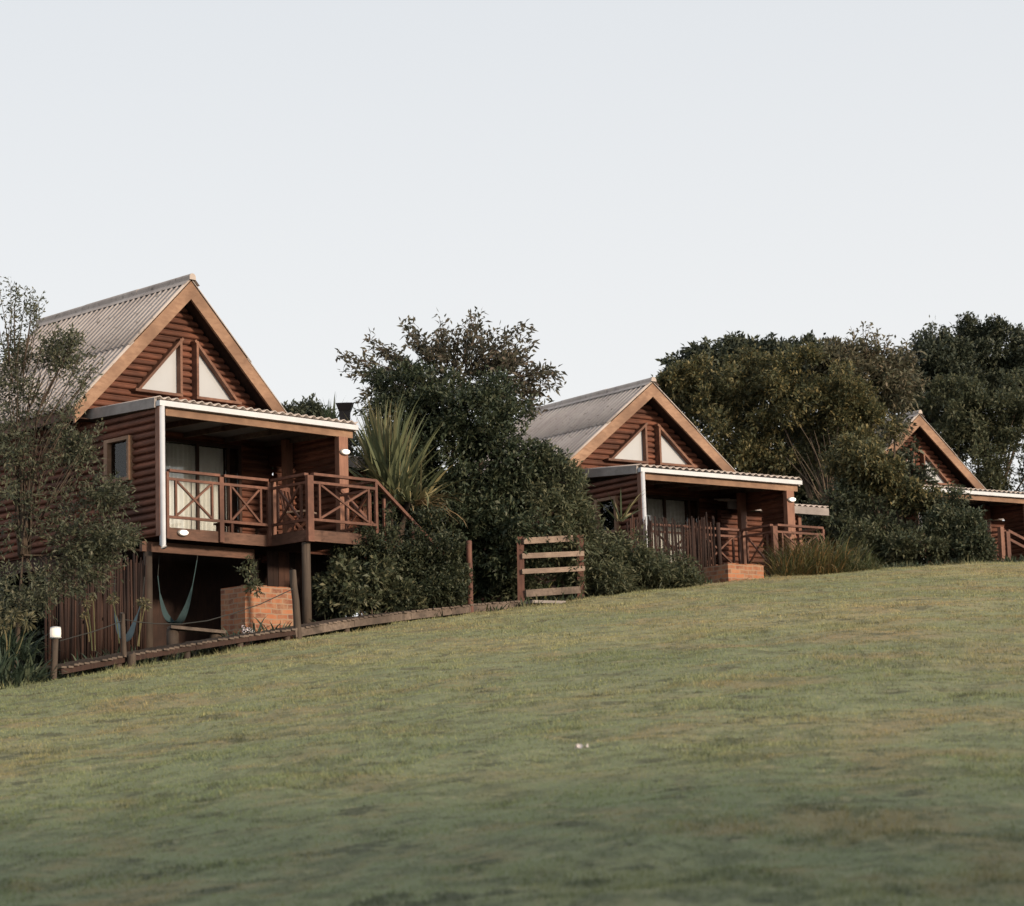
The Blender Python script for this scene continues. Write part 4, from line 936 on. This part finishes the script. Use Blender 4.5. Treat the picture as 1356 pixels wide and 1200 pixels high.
# ------------------------------------------------------------------ bench under the deck, furniture on the deck
a=pix(224,831,37.6);b=pix(296,838,37.9);bn=empty('bench',a);tag(bn,'rough plank bench in the shade under the near deck','bench')
part_bar(bn,'seat','grey_wood',((0,0,0),b-a,.3,.05))
for p in (a+(b-a)*.06,a+(b-a)*.85):
    mb=MB();g0=gz(p[0],p[1]);mb.tube([np.array([p[0],p[1],g0-.1])-a,p-a-[0,0,.026]],.1,9);mb.build('leg',M['pole'],bn,smooth=True)
an=R(CP[0][3])
c=cab(0,2.0,.6,0);lt=empty('low_table',c,an);tag(lt,'low wooden table on the near veranda behind the railing','table')
mb=MB()
for k in range(5): mb.box((-.0,k*.1,.27),(1.0,k*.1+.09,.30))
mb.build('table_top',M['rail'],lt)
for x in (.06,.94):
    for y in (.05,.44): part_bar(lt,'leg','rail',((x,y,0),(x,y,.268),.05,.05,(0,1,0)))
c=cab(0,2.85,-.25,0);ch=empty('deck_chair',c,an+R(25));tag(ch,'wooden chair with pale seat on the jutting deck of the nearest cabin','chair')
mb=MB();mb.box((-.22,-.22,.38),(.22,.22,.41));mb.build('seat',M['pale_wood'],ch)
mb=MB()
for x in (-.2,-.07,.07,.2): mb.bar((x,.21,.42),(x*.95,.3,.8),.04,.02,(0,1,0))
mb.bar((-.24,.31,.84),(.24,.31,.84),.03,.08);mb.build('backrest',M['rail'],ch)
for x in (-.2,.2):
    part_bar(ch,'leg','rail',((x,-.2,0),(x,.14,.378),.04,.03,(1,0,0)));part_bar(ch,'leg','rail',((x*.78,.2,0),(x*.78,-.14,.378),.04,.03,(1,0,0)))
# ------------------------------------------------------------------ scrap on the lawn
def on_lawn(px,py):
    for Y in np.linspace(8,50,1600):
        q=pix(px,py,Y)
        if q[2]<=float(lawn_z(q[0],q[1]))+.05: return q
    return q
c=on_lawn(770,1003);mb=MB();V=[];n=5
for i in range(n):
    for j in range(n): V.append(((i-2)*.017+rng.normal()*.003,(j-2)*.022,.05+rng.random()*.04))
mb.add(V,[(i*n+j,(i+1)*n+j,(i+1)*n+j+1,i*n+j+1) for i in range(n-1) for j in range(n-1)])
tag(mb.build('paper_scrap',M['paper'],None,False,c,R(20)),'small crumpled whitish scrap lying on the open lawn','litter')

# ------------------------------------------------------------------ sky, sun, camera
w=bpy.data.worlds.new('World');scene.world=w;w.use_nodes=True;nt=w.node_tree;bg=nt.nodes['Background']
SUN_AZ,SUN_EL=-40.,16.       # degrees from +X, and above the horizon
d=Vector((math.cos(R(SUN_AZ))*math.cos(R(SUN_EL)),math.sin(R(SUN_AZ))*math.cos(R(SUN_EL)),math.sin(R(SUN_EL))))
sky=N(nt,'ShaderNodeTexSky',sky_type='NISHITA');sky.sun_disc=False;sky.sun_elevation=R(SUN_EL);sky.sun_rotation=math.atan2(d.x,d.y)
sky.air_density=1.2;sky.dust_density=2.5;sky.ozone_density=1
# a thin veil of high cloud over the clear sky
tc=N(nt,'ShaderNodeTexCoord');sp=N(nt,'ShaderNodeSeparateXYZ');nt.links.new(tc.outputs['Generated'],sp.inputs[0])
veil=ramp(nt,sp.outputs['Z'],[(0,(.81,.80,.795)),(.14,(.808,.808,.81)),(.34,(.70,.72,.745)),(1,(.54,.58,.63))])
vs=N(nt,'ShaderNodeVectorMath',operation='SCALE');vs.inputs['Scale'].default_value=.10;nt.links.new(sky.outputs[0],vs.inputs[0])
nt.links.new(mixc(nt,.9,vs.outputs[0],veil),bg.inputs['Color']);bg.inputs['Strength'].default_value=1.0
L=bpy.data.lights.new('sun','SUN');L.energy=3.9;L.angle=R(6);L.color=(1,.81,.61)
lo=bpy.data.objects.new('sun',L);COL.objects.link(lo);lo.rotation_euler=d.to_track_quat('Z','Y').to_euler()
cam=bpy.data.cameras.new('camera');co=bpy.data.objects.new('camera',cam);COL.objects.link(co)
cam.sensor_width=36;cam.sensor_fit='HORIZONTAL';cam.lens=FPX/1356*36;cam.clip_end=4000;cam.clip_start=.5
co.matrix_world=Matrix.Translation((0,0,EYE))@Matrix.Rotation(R(90+PITCH),4,'X')@Matrix.Rotation(-R(ROLL),4,'Z')
cam.dof.use_dof=True;cam.dof.focus_distance=41;cam.dof.aperture_fstop=3.6
scene.camera=co
vs=scene.view_settings;vs.view_transform='Standard';vs.look='None';vs.exposure=.24;vs.gamma=1;vs.use_curve_mapping=False
scene.render.engine='CYCLES';scene.cycles.max_bounces=6;scene.cycles.transparent_max_bounces=8
